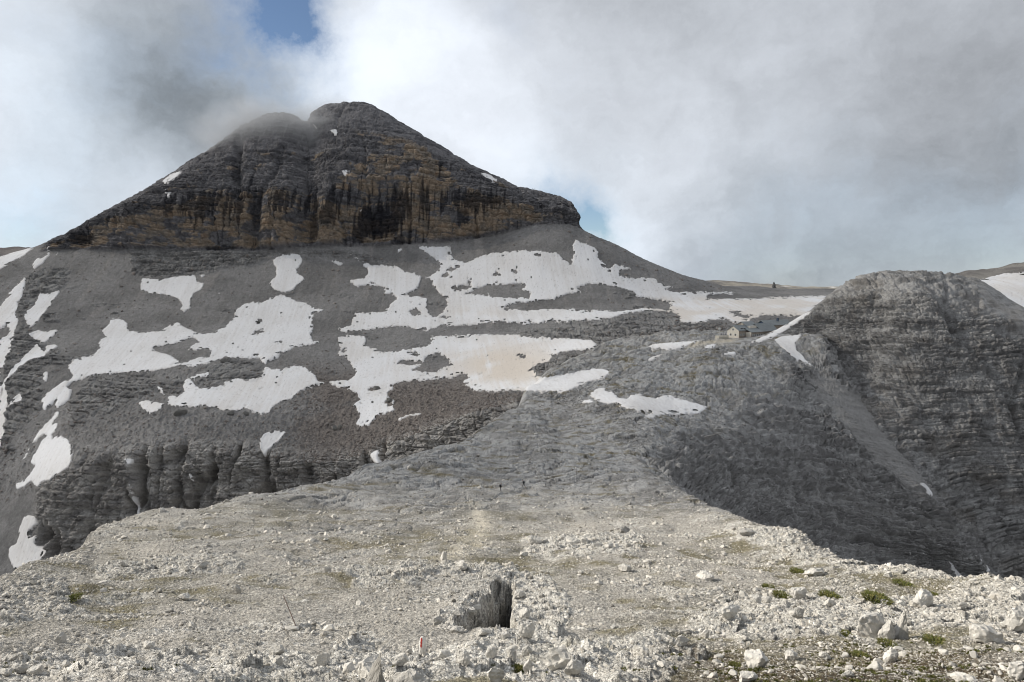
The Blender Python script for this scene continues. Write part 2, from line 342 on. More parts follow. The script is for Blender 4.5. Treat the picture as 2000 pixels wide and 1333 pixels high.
# far plateaus behind the saddle, far right snow shoulder, far left shoulder
S4 = [D((1250,640,1150),(1500,640,1150),(1800,640,1150),(2000,640,1150)),
      D((1250,575,1250),(1350,562,1300),(1450,563,1300),(1600,568,1300),(1800,575,1300),(2000,580,1300)),
      D((1250,580,1400),(1340,560,1400),(1370,552,1400),(1395,548,1400),(1420,550,1400),(1450,552,1400),(1480,554,1400),(1520,556,1400),(1560,559,1400),(1640,560,1400),(1750,560,1400),(1800,566,1400),(2000,580,1400)),
      D((1250,640,1700),(1500,640,1700),(1800,640,1700),(2000,640,1700))]
S5 = [D((1700,760,640),(1850,740,640),(2000,700,640),(2150,700,640),(2600,800,640)),
      D((1700,640,730),(1850,600,720),(1920,575,715),(2000,575,710),(2150,560,700),(2600,700,700)),
      D((1700,600,860),(1800,560,860),(1850,543,860),(1875,536,860),(1892,529,860),(1920,527,860),(1945,524,860),(1970,519,858),(2000,513,855),(2060,503,850),(2150,490,850),(2600,640,850)),
      D((1700,700,1000),(1850,640,1000),(2000,600,1000),(2150,600,1000),(2600,800,1000))]
S6 = [D((-600,700,900),(0,640,900),(60,580,900),(120,560,900)),
      D((-600,560,1050),(-100,505,1050),(0,496,1050),(30,490,1050),(55,486,1050),(75,490,1050),(120,520,1050)),
      D((-600,560,1150),(-100,490,1150),(0,485,1150),(30,484,1150),(40,485,1150),(60,489,1150),(75,500,1150),(120,540,1150)),
      D((-600,640,1400),(0,600,1400),(120,620,1400))]

# ---------------------------------------------------------------- traced outlines (photo pixels)
def c1(*p): return [(x / 1.8186, 400 + y / 1.8186) for x, y in p]
def c2(*p): return [(400 + x / 2.5, 400 + y / 2.5) for x, y in p]
def c3(*p): return [(1000 + x / 2.854, 500 + y / 2.854) for x, y in p]
def c4(*p): return [(1300 + x / 2.0514, 500 + y / 2.0514) for x, y in p]
def c8(*p): return [(100 + x / 1.905, 180 + y / 1.905) for x, y in p]
def cz(*p): return [(x / 5.554, 460 + y / 5.554) for x, y in p]
def ct(*p): return [(560 + x / 10., 190 + y / 10.) for x, y in p]
# (surface, label, dirt, [outlines], [holes])
SNOW = [
 ('S2', 'snow strip running along the left mountain shoulder below the far grey hump', .1, [cz((-300,420),(0,235),(130,180),(220,140),(375,140),(330,175),(260,235),(130,300),(40,355),(0,380),(-300,560))], []),
 ('S2', ['small hooked snow tongue in the gully under the left end of the cliff', 'thin snow scrap just left of the hooked tongue on the shoulder', 'sliver of snow just right of the hooked tongue on the shoulder'], .1, [cz((545,100),(555,130),(535,180),(548,215),(500,250),(470,300),(420,330),(370,370),(350,340),(350,320),(400,245),(480,235),(510,200),(520,140)), cz((440,190),(490,145),(500,160),(450,190)), cz((545,250),(600,205),(630,165),(650,170),(620,205))], []),
 ('S2', ['long snow couloir at the left edge with a dark rock island inside', 'lower end of the left couloir, snow strip against the dark spur foot'], .25, [cz((325,405),(290,430),(285,520),(268,580),(250,660),(205,730),(200,800),(170,850),(215,930),(185,1010),(160,1130),(140,1250),(100,1300),(60,1400),(0,1560),(-400,1900),(-400,1200),(0,760),(50,710),(110,610),(180,530),(220,500),(280,440)), c1((-120,700),(10,640),(35,680),(25,760),(20,820),(0,880),(-120,1000))], [cz((-100,1060),(0,1010),(80,978),(105,1000),(95,1090),(0,1135),(-100,1180))]),
 ('S2', 'pale snow patch right beside the dark spur under a square rock step', .1, [cz((455,615),(475,630),(520,640),(600,625),(680,605),(640,650),(560,740),(555,780),(480,860),(400,960),(340,1005),(315,1010),(280,930),(258,880),(300,820),(380,760),(420,660))], []),
 ('S2', ['small cream snow triangle below the pale patch beside the dark spur', 'ragged snow scrap under the cream triangle beside the dark spur'], .2, [cz((305,1090),(400,1040),(430,1035),(470,1050),(640,1018),(600,1080),(500,1165),(470,1190),(440,1150),(390,1150)), cz((460,1200),(510,1195),(600,1185),(640,1210),(560,1260),(470,1300),(470,1270),(510,1240),(500,1215))], []),
 ('S2', ['forked thin snow scrap on the lower left edge beside the spur', 'lowest thin snow scrap at the left edge beside the spur', 'tiny upright snow fleck right of the spur'], .2, [[(0,760),(30,715),(75,672),(97,700),(60,705),(20,740),(0,790)], [(0,818),(16,793),(41,769),(53,785),(33,788),(11,807),(0,834)], [(85,730),(96,727),(91,752),(85,749)]], []),
 ('S2', 'largest left snowfield, winged shape spread across the scree apron', .05, [c1((395,405),(430,402),(450,420),(460,450),(500,455),(560,450),(600,430),(635,418),(660,435),(690,450),(720,460),(760,455),(800,435),(830,405),(840,375),(865,355),(900,345),(930,350),(960,330),(1000,318),(1030,330),(1060,345),(1090,350),(1120,370),(1160,378),(1120,390),(1110,410),(1115,440),(1105,460),(1110,485),(1145,490),(1110,500),(1080,505),(1040,510),(1000,530),(970,550),(940,565),(920,540),(880,545),(850,543),(800,545),(760,560),(720,570),(690,580),(640,575),(620,580),(560,590),(500,597),(440,600),(360,605),(290,618),(255,630),(240,650),(225,640),(260,610),(240,580),(260,550),(290,540),(330,535),(355,505),(350,490),(375,470),(360,450),(385,425))],
   [c1((560,505),(600,497),(655,487),(660,475),(690,472),(705,490),(685,503),(660,515),(700,522),(745,518),(752,540),(700,550),(650,565),(625,550),(600,530),(540,518)), c1((912,415),(925,418),(918,428)), c1((898,452),(915,448),(940,450),(940,458),(905,460)), c1((985,492),(1005,488),(1005,500))]),
 ('S2', 'narrow snow tail hooking down left from the largest left snowfield', .15, [c1((235,650),(258,652),(250,690),(210,715),(190,722),(205,685),(180,715),(155,730),(150,690),(170,665),(200,645),(225,625),(258,618))], []),
 ('S2', 'snow neck shaped like an hourglass high on the scree', .05, [c1((965,195),(1000,182),(1040,175),(1070,180),(1075,200),(1060,225),(1055,245),(1085,265),(1060,285),(1040,305),(1010,315),(975,302),(955,280),(965,265),(980,250),(982,225))], []),
 ('S2', ['snow patch with a pointed lower tip under the pale rock band', 'snow speck just above the right corner of the pointed patch', 'lone oval snow speck on the scree right of the pointed patch'], .05, [c1((500,262),(540,262),(575,270),(600,258),(640,252),(695,250),(705,275),(728,285),(715,305),(690,320),(675,345),(680,365),(655,384),(640,375),(648,350),(620,330),(580,320),(530,318),(497,305)), c1((710,250),(738,248),(715,263)), c1((762,312),(792,308),(785,319))], []),
 ('S2', 'snowfield below the blocky outcrop with a ragged left arm', .2, [c1((490,700),(515,692),(550,700),(590,714),(600,690),(570,668),(552,645),(580,655),(592,680),(630,684),(658,665),(650,640),(660,615),(700,605),(740,597),(762,605),(705,618),(690,635),(720,655),(770,640),(800,632),(850,620),(880,632),(930,615),(942,572),(975,590),(1000,590),(1040,578),(1075,580),(1110,600),(1130,625),(1160,632),(1100,650),(1060,670),(1040,695),(1000,705),(970,720),(955,748),(930,748),(900,740),(870,730),(840,738),(800,735),(770,730),(720,720),(690,725),(660,720),(640,725),(600,717),(560,740),(530,747),(505,725))], [c1((680,625),(720,612),(780,615),(800,640),(760,655),(710,655))]),
 ('S2', 'bright forked snow patch on the lower left slope', .1, [c1((215,730),(205,760),(190,780),(210,790),(185,830),(215,825),(240,835),(255,855),(258,895),(250,930),(215,955),(180,980),(150,985),(135,1008),(110,985),(85,1005),(58,1014),(55,990),(90,980),(125,930),(110,915),(130,880),(155,840),(165,815),(140,830),(115,860),(90,905),(65,930),(110,860),(140,800),(180,770),(200,735))], []),
 ('S2', 'snow bank at the foot of the lower left cliff beside the ridge edge', .2, [c1((85,1105),(105,1100),(130,1105),(135,1130),(120,1150),(105,1160),(105,1185),(130,1175),(125,1200),(140,1215),(165,1220),(175,1232),(140,1270),(100,1290),(70,1305),(45,1285),(30,1245),(35,1220),(65,1200),(70,1150))], []),
 ('S2', 'ragged little snow patch on the brown boulder slope', .05, [c1((925,870),(920,840),(940,815),(975,810),(1022,812),(1000,835),(975,860),(950,875),(945,895),(935,892))], []),
 ('S2', ['thin frozen runnel hanging in the lower cliff gully', 'little snow scrap above the frozen runnel in the lower cliff', 'slanted snow scrap in the lower cliff right of the frozen runnel'], .1, [c1((458,985),(472,990),(474,1030),(482,1050),(478,1068),(494,1085),(502,1115),(490,1127),(478,1090),(466,1055),(460,1015)), c1((443,900),(475,903),(470,925),(448,922)), c1((668,953),(682,958),(699,985),(680,982))], []),
 ('S2', 'S shaped snow streak beside the lip of the lower cliff', .05, [c2((806,1215),(838,1200),(860,1205),(847,1240),(864,1260),(864,1290),(838,1295),(840,1272),(818,1257),(806,1235))], []),
 ('S2', 'vast grey white snowfield under the right half of the cliff', .12, [c2((1020,208),(1200,200),(1205,230),(1215,265),(1280,285),(1320,262),(1380,240),(1450,232),(1540,225),(1640,228),(1720,235),(1750,265),(1790,290),(1800,240),(1793,200),(1810,168),(1850,180),(1900,205),(1922,230),(1915,255),(1950,280)) + c3((525,62),(555,72),(570,52),(640,65),(705,88),(640,82),(600,88),(605,115),(650,125),(700,125),(750,122),(800,125),(815,150),(870,165),(922,172),(870,180),(830,175),(900,200),(1000,205),(1100,205),(1180,200),(1262,207),(1230,217),(1150,212),(1088,222),(1083,238),(1130,245),(1200,240),(1300,240),(1370,245),(1440,235),(1560,232),(1660,228),(1755,220),(1745,250),(1705,285),(1640,335),(1560,328),(1480,330),(1390,330),(1375,350),(1330,358),(1322,384),(1240,384),(1200,360),(1120,358),(1050,374),(980,374),(930,370),(935,345),(910,320),(870,318),(830,310),(790,318),(700,318),(650,325),(600,335),(560,350),(500,355),(440,360),(380,362),(280,370),(200,370),(120,362),(60,368),(-5,372)) +
    c2((1900,562),(1760,568),(1680,575),(1560,580),(1450,575),(1300,590),(1200,595),(1160,590),(1130,605),(1080,620),(1040,615),(1000,600),(940,595),(880,600),(840,605),(800,615),(760,618),(720,620),(680,627),(640,605),(700,595),(720,580),(720,550),(740,530),(780,530),(830,525),(880,520),(900,495),(910,480),(945,455),(920,440),(880,435),(870,425),(905,410),(860,402),(790,395),(740,400),(702,370),(740,362),(770,360),(800,335),(790,310),(760,280),(700,240),(675,218),(720,240),(770,270),(820,295),(870,295),(920,300),(950,315),(990,335),(1040,340),(1060,357),(1100,347),(1145,322),(1142,290),(1110,255),(1060,225))],
   [c3((350,180),(400,160),(470,158),(520,168),(600,185),(680,205),(690,230),(740,240),(830,245),(892,265),(870,302),(800,297),(740,292),(690,300),(600,312),(500,307),(420,312),(340,302),(230,304),(120,302),(0,297),(-60,290),(10,270),(60,260),(150,252),(230,248),(310,215),(400,202)),
    c2((1055,362),(1100,362),(1120,400),(1155,440),(1185,480),(1162,520),(1130,550),(1100,542),(1083,500),(1090,460),(1040,447),(965,445),(1000,430),(1040,412)), c2((1290,432),(1350,400),(1400,395),(1470,395),(1530,383),(1572,400),(1540,415),(1605,435),(1560,452),(1480,457),(1400,457),(1385,435),(1330,442),(1265,437)), c2((1145,350),(1180,333),(1200,345),(1175,358)), c2((1180,320),(1215,311),(1240,322),(1200,330)), c2((1495,325),(1525,322),(1518,337)), c2((995,525),(1030,513),(1065,530),(1020,544)), c2((1190,412),(1260,393),(1315,395),(1280,412),(1240,418)), c2((1145,552),(1190,543),(1178,560)), c3((1205,312),(1240,310),(1290,335),(1330,340),(1320,356),(1290,350),(1250,335)), c2((1420,330),(1440,335),(1425,345)), c2((1275,378),(1300,372),(1300,385))]),
 ('S2', ['small snow wedge touching the cliff foot above the vast snowfield', 'snow sliver on the pale rock left of the vast snowfield'], .05, [c2((910,238),(965,215),(968,225),(935,243)), c2((610,275),(640,268),(680,288),(660,302))], []),
 ('S2', 'tan stained snow basin with two long right arms above the saddle', .55, [c2((650,650),(700,640),(760,640),(790,645),(780,690),(830,700),(870,722),(930,718),(1000,705),(1080,690),(1108,670),(1100,640),(1200,640),(1300,635),(1400,635),(1510,633),(1560,650),(1650,655),(1760,655),(1890,658),(1928,690),(1890,707),(1800,715),(1700,740),(1685,770),(1640,780),(1590,800),(1622,830),(1610,850),(1700,845),(1760,835),(1860,810),(1940,798),(1982,822),(1950,845),(1880,860),(1800,895),(1760,910),(1600,914),(1500,910),(1380,914),(1310,912),(1270,885),(1252,870),(1290,850),(1270,825),(1220,845),(1160,852),(1090,860),(1000,865),(930,880),(905,885),(930,900),(890,920),(900,945),(928,960),(920,990),(932,1015),(890,1018),(850,1030),(820,1055),(800,1088),(760,1088),(728,1070),(760,1050),(750,1020),(738,995),(720,985),(760,960),(740,930),(690,900),(640,890),(590,858),(700,855),(742,825),(720,790),(700,760),(670,745),(648,735),(660,700),(648,670))],
   [c2((1000,812),(1060,790),(1080,745),(1140,728),(1178,740),(1192,770),(1200,785),(1150,807),(1130,822),(1060,822)), c2((935,775),(970,758),(1050,766),(1068,778),(1000,787)), c2((970,720),(1030,716),(1040,730)), c2((1525,750),(1580,731),(1562,747)), c2((880,965),(905,950),(918,965),(895,980)), c2((790,905),(830,892),(860,900),(820,912)), c2((660,715),(690,712),(680,728))]),
 ('S2', 'thin snow line on the brown slope above the dark cliff lip', .05, [c2((938,1055),(970,1040),(1088,1020),(1050,1036),(990,1046),(948,1064))], []),
 ('S1', ['jagged snow patch lying alone on the grey saddle', 'small detached snow flake at the left end of the jagged saddle patch'], .12, [c3((425,787),(440,760),(480,738),(518,736),(530,760),(560,755),(600,790),(640,795),(670,775),(710,768),(750,785),(800,795),(850,780),(900,785),(940,800),(990,815),(1040,825),(1102,850),(1070,870),(1040,882),(960,882),(930,887),(900,882),(830,892),(790,907),(740,907),(728,893),(780,880),(780,870),(700,867),(640,852),(600,835),(570,815),(540,827),(520,827),(480,817),(465,795)), c3((376,815),(430,796),(467,815),(440,829))], []),
 ('S1', 'lower right arm of the tan snow basin, reaching onto the grey saddle', .1, [c2((1440,900),(1530,850),(1590,838),(1622,848),(1700,842),(1760,832),(1860,807),(1940,796),(1984,822),(1950,846),(1880,862),(1800,897),(1760,914),(1600,916),(1440,916))], []),
 ('S1', 'flat snow sliver on the hut approach with a notched lower edge', .15, [c3((733,510),(800,490),(900,487),(1000,475),(1062,468),(1040,483),(960,507),(900,527),(850,532),(830,520),(800,522),(770,515))], []),
 ('S1', 'curved thin snow strip below the hut approach path', .25, [c3((728,597),(780,560),(872,535),(850,549),(790,578))], []),
 ('S1', 'small bright snow wedge beside the yellowish hut path', .1, [c3((1038,522),(1090,498),(1152,487),(1120,517))], []),
 ('S1', 'tiny snow scrap on the rocks just in front of the hut', .05, [c3((1158,550),(1210,534),(1252,533),(1247,554),(1180,554))], []),
 ('S3', 'straight snow ramp slanting up from the hut along the dome foot', .15, [c3((1310,490),(1360,468),(1430,438),(1500,398),(1600,338),(1667,307),(1675,322),(1620,362),(1560,398),(1500,434),(1440,464),(1380,484))], []),
 ('S1', 'snow tongue pouring into the chute between hut shelf and dome', .1, [c3((1450,478),(1490,453),(1560,443),(1618,433),(1602,465),(1582,490),(1587,520),(1622,560),(1662,600),(1684,628),(1630,602),(1560,572),(1528,540),(1508,510))], []),
 ('S1', 'lower end of the snow ramp lying on the shelf right of the hut', .15, [c3((1310,490),(1360,468),(1430,438),(1500,398),(1560,362),(1575,388),(1500,434),(1440,464),(1380,484))], []),
 ('S1', 'short snow sliver at the side of the scree chute under the dome', .05, [c4((1018,902),(1040,913),(1067,950),(1072,970),(1048,962),(1033,935))], []),
 ('S1', 'curved snow lens at the bottom of the shaded flank', .05, [c4((1112,1205),(1140,1228),(1167,1255),(1192,1283),(1194,1310),(1163,1310),(1148,1267),(1123,1237))], []),
 ('S1', 'snow streak in the deepest gully at the foot of the dome', .05, [c4((1222,1188),(1270,1218),(1288,1240),(1303,1280),(1312,1300),(1292,1300),(1272,1252),(1238,1217))], []),
 ('S5', 'broad snow slope on the shoulder at the right edge behind the dome', .35, [[(1905,550),(1930,543),(1960,536),(2000,533),(2120,520),(2120,640),(2000,640),(1960,620),(1920,600)]], []),
 ('S2', ['diamond shaped snow patch in the notch between the two summits', 'small snow patch right of the diamond one in the summit notch', 'snow fleck above the diamond patch in the summit notch', 'thin snow strip under the right summit block above the notch'], .0, [ct((810,640),(960,620),(1010,660),(1045,695),(990,720),(955,760),(950,815),(940,800),(940,755),(880,690)), ct((1045,645),(1085,690),(1150,705),(1145,770),(1115,775),(1060,710)), ct((960,580),(1010,515),(1020,530),(1000,580)), ct((390,470),(490,470),(540,540),(620,612),(560,590),(480,520))], []),
 ('S2', 'small square snow patch in the middle of the upper cliff', .0, [c8((1075,290),(1112,290),(1102,320),(1090,312))], []),
 ('S2', ['slanted snow patch high on the left skyline ledge', 'small snow patch on the ledge under the slanted skyline patch'], .0, [c8((408,337),(450,303),(492,293),(462,327),(440,345)), c8((422,364),(442,362),(458,390),(430,393))], []),
 ('S2', 'white snow scrap on the right skyline below the summit', .0, [[(936,338),(952,340),(974,353),(964,360),(946,350)]], []),
]
ROCK = [c1((455,150),(760,160),(1060,165),(1270,165),(1270,190),(1060,180),(960,185),(880,225),(840,215),(740,245),(690,250),(600,265),(500,255),(470,235),(460,190)),
        cz((330,400),(560,330),(760,340),(760,470),(680,605),(520,640),(460,610),(300,830),(250,930),(310,1010),(430,1050),(470,1150),(470,1290),(300,1333),(80,1333),(140,1250),(165,1010),(215,930),(175,850),(210,730),(285,520),(290,430)),
        c1((12,560),(50,440),(95,440),(180,510),(150,640),(160,700),(110,760),(20,850),(-40,840),(20,700)),
        c1((670,590),(740,575),(790,545),(830,540),(900,545),(940,590),(930,630),(870,640),(830,625),(740,655),(690,650),(690,630),(740,600)), c1((560,640),(650,600),(655,670),(610,685)),
        c3((-20,420),(200,400),(500,345),(800,315),(930,345),(1060,370),(1180,380),(1180,440),(900,470),(700,500),(480,520),(430,470),(100,460)),
        c3((110,620),(210,560),(430,520),(740,500),(740,600),(520,640),(210,670),(140,680)), c2((660,225),(800,245),(950,310),(870,300),(780,270),(700,250)),
        c1((240,690),(330,600),(560,600),(560,690),(490,690),(400,740),(260,770))]
PITRIM = [(905,1210),(880,1228),(915,1235),(960,1236),(990,1240),(1012,1238),(1012,1222),(1000,1205),(1004,1180),(1003,1155),(1008,1142),(998,1139),(985,1142),(968,1140),(958,1152),(962,1166),(945,1178),(935,1188),(918,1194)]
PITDEEP = [(946,1190),(932,1224),(960,1239),(1008,1240),(1008,1222),(998,1205),(1001,1180),(1000,1155),(1005,1144),(990,1146),(970,1155)]

OUTC = [[(1330,1230),(1400,1170),(1480,1165),(1600,1170),(1700,1175),(1850,1165),(2060,1150),(2060,1240),(1800,1235),(1640,1262),(1500,1250),(1380,1264)], [(640,1290),(700,1240),(820,1275),(960,1262),(1080,1256),(1300,1248),(1400,1290),(1330,1300),(1300,1345),(640,1345)],
 [(840,1225),(880,1190),(935,1165),(950,1128),(1060,1118),(1115,1180),(1095,1255),(1010,1268),(930,1250)], [(1010,1052),(1260,1050),(1250,1086),(1030,1080)], [(170,1098),(470,1088),(470,1120),(200,1132)], [(-60,1150),(130,1138),(145,1200),(-60,1235)], [(1420,1020),(1500,1030),(1620,1075),(1760,1110),(2060,1145),(2060,1160),(1700,1125),(1560,1090),(1400,1050)], [(640,1110),(1010,1105),(1010,1135),(700,1150)], [(-60,1300),(300,1280),(640,1300),(640,1345),(-60,1345)]]
GULLIES = [(345, 5, 10), (415, 6, 8), (520, 8, 13), (603, 9, 14), (655, 5, 7), (180, 9, 5)]
# clouds and gaps of the sky as directions: (u, v of that direction, radius, weight)
SKY_LUM = [(90, 330, 240, .2), (180, 60, 180, .06), (420, 170, 150, -.2), (280, 190, 190, -.2), (330, 60, 120, -.08), (620, 120, 150, .24), (820, 170, 200, .26), (1230, 460, 130, .28), (1000, 330, 170, .14), (1500, 180, 420, .08), (1650, 330, 330, -.1), (1960, 230, 260, -.15), (1480, 540, 170, -.08), (1850, 520, 200, -.04), (1780, 60, 200, -.04)]
SKY_GAP = [(515, 10, 95, 1.1), (545, 75, 55, .8), (1115, 385, 62, 1.0), (1150, 425, 45, .9), (30, 460, 60, .5), (1930, 510, 120, .25), (1560, 540, 140, .18), (1010, 20, 60, .15), (200, 160, 120, .1)]
SKY_COOL = [(1500, 540, 200, .7), (1900, 500, 180, .6), (420, 150, 200, .5), (200, 200, 200, .4), (1120, 400, 130, .5), (30, 440, 130, .8)]
# ---------------------------------------------------------------- terrain surfaces
import time; _t0 = time.time()
def log(*a): print('[%.1fs]' % (time.time() - _t0), *a, flush=True)
FINE = 1.0
def cnt(c): return [max(2, int(round(x * FINE))) for x in c]
rockmask = polymask(ROCK, 5)
snowall = np.zeros((MH, MW), f32)
for s_, l_, d_, ps, hs in SNOW:
    m_ = np.zeros((MH, MW), bool)
    for p in ps: m_ |= raster(p)
    for p in hs: m_ &= ~raster(p)
    snowall[m_] = 1
snowsoft = blur(snowall, 4)
log('masks')
GR = {}
def surface(key, rows, U, counts):
    P, T = loft(rows, U, cnt(counts)); u, v = proj(P)
    GR[key] = dict(P=P, T=T[:, None] + 0 * u, u=u, v=v, n=normals(P)); return GR[key]
def strata(z, seed):
    """layer profile of bedded dolomite as a function of height"""
    a = perlin(0.3 + 0 * z, z / 5.5, 0.7 + 0 * z, seed); b = perlin(1.3 + 0 * z, z / 2.1, 3.7 + 0 * z, seed + 1)
    return .62 * np.tanh(a * 4) + .38 * np.tanh(b * 4)

# ---- S1: the near ridge, the saddle, the shaded flank and the shelf of the hut
U1 = usteps(-40, 2040, 1.45 / FINE, -700, 2700)
g = surface('S1', S1, U1, S1_COUNTS)
P, T, u, v, n = g['P'], g['T'], g['u'], g['v'], g['n']
x, y, z = [P[..., i].astype(f32) for i in range(3)]
px = np.maximum(y, 3) / F * 1.5           # size of one photo pixel there
near = ss(170, 80, y); flank = ss(8.6, 10.4, T) * ss(1120, 1340, u + .35 * (v - 850)) ; hid = ss(8.02, 8.3, T) * ss(10.9, 10.5, T) * (1 - ss(985, 1015, u) * ss(1330, 1270, u))
steep = blur(ss(.955, .86, n[..., 2]), 10, 1); flank0 = flank; flank = flank * steep
plate = ss(80, 190, y + 70 * fbm(x / 45, y / 45, 0 * x, 3, 27)) * (1 - flank)
def oct_amp(lam, k=1.): return k * lam * ss(1.5, 3.5, lam / px)
d = np.zeros_like(x)
d += .045 * 40 * perlin(x / 40, y / 40, 0 * x, 1) * ss(60, 160, y)
d += .09 * 14 * perlin(x / 14, y / 16, 0 * x, 2) * ss(30, 90, y) * ss(8.6, 8.0, T) + .09 * 14 * perlin(x / 14, y / 16, 0 * x, 2) * ss(9.6, 10.5, T)
d += .09 * oct_amp(5) * fbm(x / 5, y / 5, 0 * x, 2, 3)
outc = ss(.02, .3, perlin(x / 7, y / 6, 0 * x, 11) + .5 * perlin(x / 2.4, y / 2, 0 * x, 12) - .12)   # outcrops in the gravel
outc = outc * .45; om0 = polymask(OUTC, 10); outc = np.clip(outc + (1 - sample(blur(raster(PITRIM).astype(f32), 5, 2), u, v)) * ss(.15, .6, sample(om0, u, v) * (T < 8.02) * (.75 + .9 * perlin(x / 3.2, y / 3., 0 * x, 13) + .4 * perlin(x / 1.1, y / 1., 0 * x, 14))), 0, 1)
g['outc'] = outc
rr = ridged(x / 2.6, y / 2.2, 0 * x, 3, 5)
d += (near * (.012 + .10 * outc) + plate * .16) * 1.6 * ss(1.2, 3, 2.2 / px) * (rr - .55)
of1, _ = facets(x / 1.3, y / 1.6, 16); of2, _ = facets(x / .5, y / .6, 17)
d += near * outc * (.40 * of1 * ss(1.2, 3, 1.2 / px) + .13 * of2 * ss(1.2, 3, .5 / px) + .10)
w1, w2, wid = worley(x / .62, y / .55, 3)
d += near * (.05 + .11 * outc) * ss(1.2, 2.6, .6 / px) * np.clip(1 - w1 * 1.6, 0, 1) * (.3 + wid)
w3, w4, wid3 = worley(x / .24, y / .2, 4)
d += near * .055 * ss(1.2, 2.6, .25 / px) * np.clip(1 - w3 * 1.5, 0, 1) * (.3 + wid3)
d += near * .03 * ss(1., 2.6, .16 / px) * perlin(x / .16, y / .16, 0 * x, 6)
# limestone pavement of the saddle: broken ledges running across the view, dipping to the left
def terrace(f, k, sharp=.3):
    t = f * k; fl_ = np.floor(t); return (fl_ + ss(.5 - sharp, .5 + sharp, t - fl_)) / k
ax = x * .94 - y * .34; ay = x * .34 + y * .94
wv = 1.6 * perlin(x / 11, y / 11, 0 * x, 20) + .5 * perlin(x / 3.3, y / 3.3, 0 * x, 24)
big = fbm((ax + 3 * wv) / 24, (ay + 2 * wv) / 30, 0 * x, 3, 21)
mid = fbm((ax + wv) / 13, (ay + wv) / 15., 0 * x, 4, 22, .5)
fin = ridged((ax + wv) / 6., (ay + .5 * wv) / 2.6, 0 * x, 3, 23, .6)
knob = fbm(x / 2.4, y / 2.4, 0 * x, 4, 25, .65)
slab = terrace(.7 * mid + .5 * big, 5., .22) - (.7 * mid + .5 * big) * .5
lump = ss(-.15, .25, perlin(x / 16, y / 16, 0 * x, 26) + .35 * big)          # bare rock against debris
g['lump'] = lump
fa1, fe1 = facets((ax + 2 * wv) / 8., (ay + 3 * wv) / 13., 28); fa2, fe2 = facets((ax + wv) / 2.6, (ay + 2 * wv) / 5.2, 29)
rubb = 1.7 * fa1 + 1.1 * fa2 * ss(1.2, 3, 2.4 / px)
pav = 1.5 * slab + .62 * rubb + .12 * knob - .55 * (1 - ss(0, .1, fe1)) - .3 * (1 - ss(0, .14, fe2)) * ss(1.2, 3, 2.4 / px)
bare = plate * (.35 + .65 * lump)
d += bare * pav * ss(11., 10.4, T) * (.45 + .55 * ss(110, 220, y))
plat = np.clip(np.maximum(ss(10.6, 11.6, T), flank0) * (1 - steep * .6) , 0, 1) * (1 - .5 * flank)
d += plat * (2.2 * slab + 1.5 * rubb + .5 * knob - 1.0 * (1 - ss(0, .12, fe1)) - .6 * (1 - ss(0, .16, fe2))) * ss(955, 1005, u) * ss(8.2, 9.4, T) * .62
# flank: tilted beds and runnels
w5, w6, wi5 = worley((x + y * .4 + wv) / 4.5, (z * 1.3 - .35 * x + wv) / 3.2, 15)
e5 = ss(0, .25, w6 - w5)
def crag(a, b, c, sc, seed, steps=4.):
    f = fbm(a / sc, b / sc, c / sc, 5, seed, .62); r_ = ridged(a / sc * 1.7, b / sc * 1.7, c / sc * 1.7, 3, seed + 9, .6)
    return sc * (.30 * (terrace(f, steps, .2) - .3 * f) + .16 * (r_ - .5))
chute = np.exp(-((u - (1585 + (v - 720) * 1.02)) / 34.) ** 2) * ss(700, 760, v) + np.exp(-((u - (1585 + (v - 720) * .93)) / 44.) ** 2) * ss(720, 830, v)
chute = ss(.25, .75, np.clip(chute, 0, 1) + .3 * perlin(x / 5, y / 5, z / 5, 35)) * ss(1010, 930, v)
g['chute'] = chute
bq = z + .30 * x + 2.2 * perlin(x / 34, y / 34, z / 34, 31) + .25 * perlin(x / 7, y / 7, z / 7, 32); aq = y * .9 - x * .35 + .3 * wv
b1 = beds(bq, aq, 2.7, 8., 33); b2 = beds(bq + .1 * x, aq, 1.15, 3., 36)
beds_ = b1 - .5
f5, g5 = facets((y * .9 - x * .35 + .3 * z) / 3.4, (z + .3 * x) / 1.5, 39); f6, g6 = facets((y * .9 - x * .35 + .3 * z) / 1.5, (z + .3 * x) / .75, 40)
fd = -1.5 * (1 - ss(0, .16, g5)) - .7 * (1 - ss(0, .2, g6)) + 2.3 * b1 * (.5 + .9 * ss(-.3, .3, perlin(x / 14, y / 14, z / 14, 37))) + 1.2 * b2 + 2.2 * f5 + 1.3 * f6 + 1.6 * fbm(x / 12, y / 12, z / 12, 2, 34, .5) + .2 * fbm(x / 2, y / 2, z / 2, 3, 38) - 1.8 * np.clip(ridged((x + .3 * z) / 13, z / 55, y / 30, 2, 36) - .45, 0, 1) * 2
d = d * (1 - flank * .8) + flank * fd * (1 - .72 * chute) * 1.05
sm = sample(snowsoft, u, v) * ss(8.9, 9.2, T)
d *= 1 - .8 * ss(.4, .9, sm)
d *= 1 - hid * .5
d *= 1 - .92 * np.exp(-((u - 1465) / 62) ** 4 - ((v - 662) / 13) ** 4) * ss(10.5, 11, T)
up = np.array([0, 0, 1.]); nn = n * flank[..., None] * .8 + up * (1 - flank[..., None] * .8); nn /= np.linalg.norm(nn, axis=-1, keepdims=True)
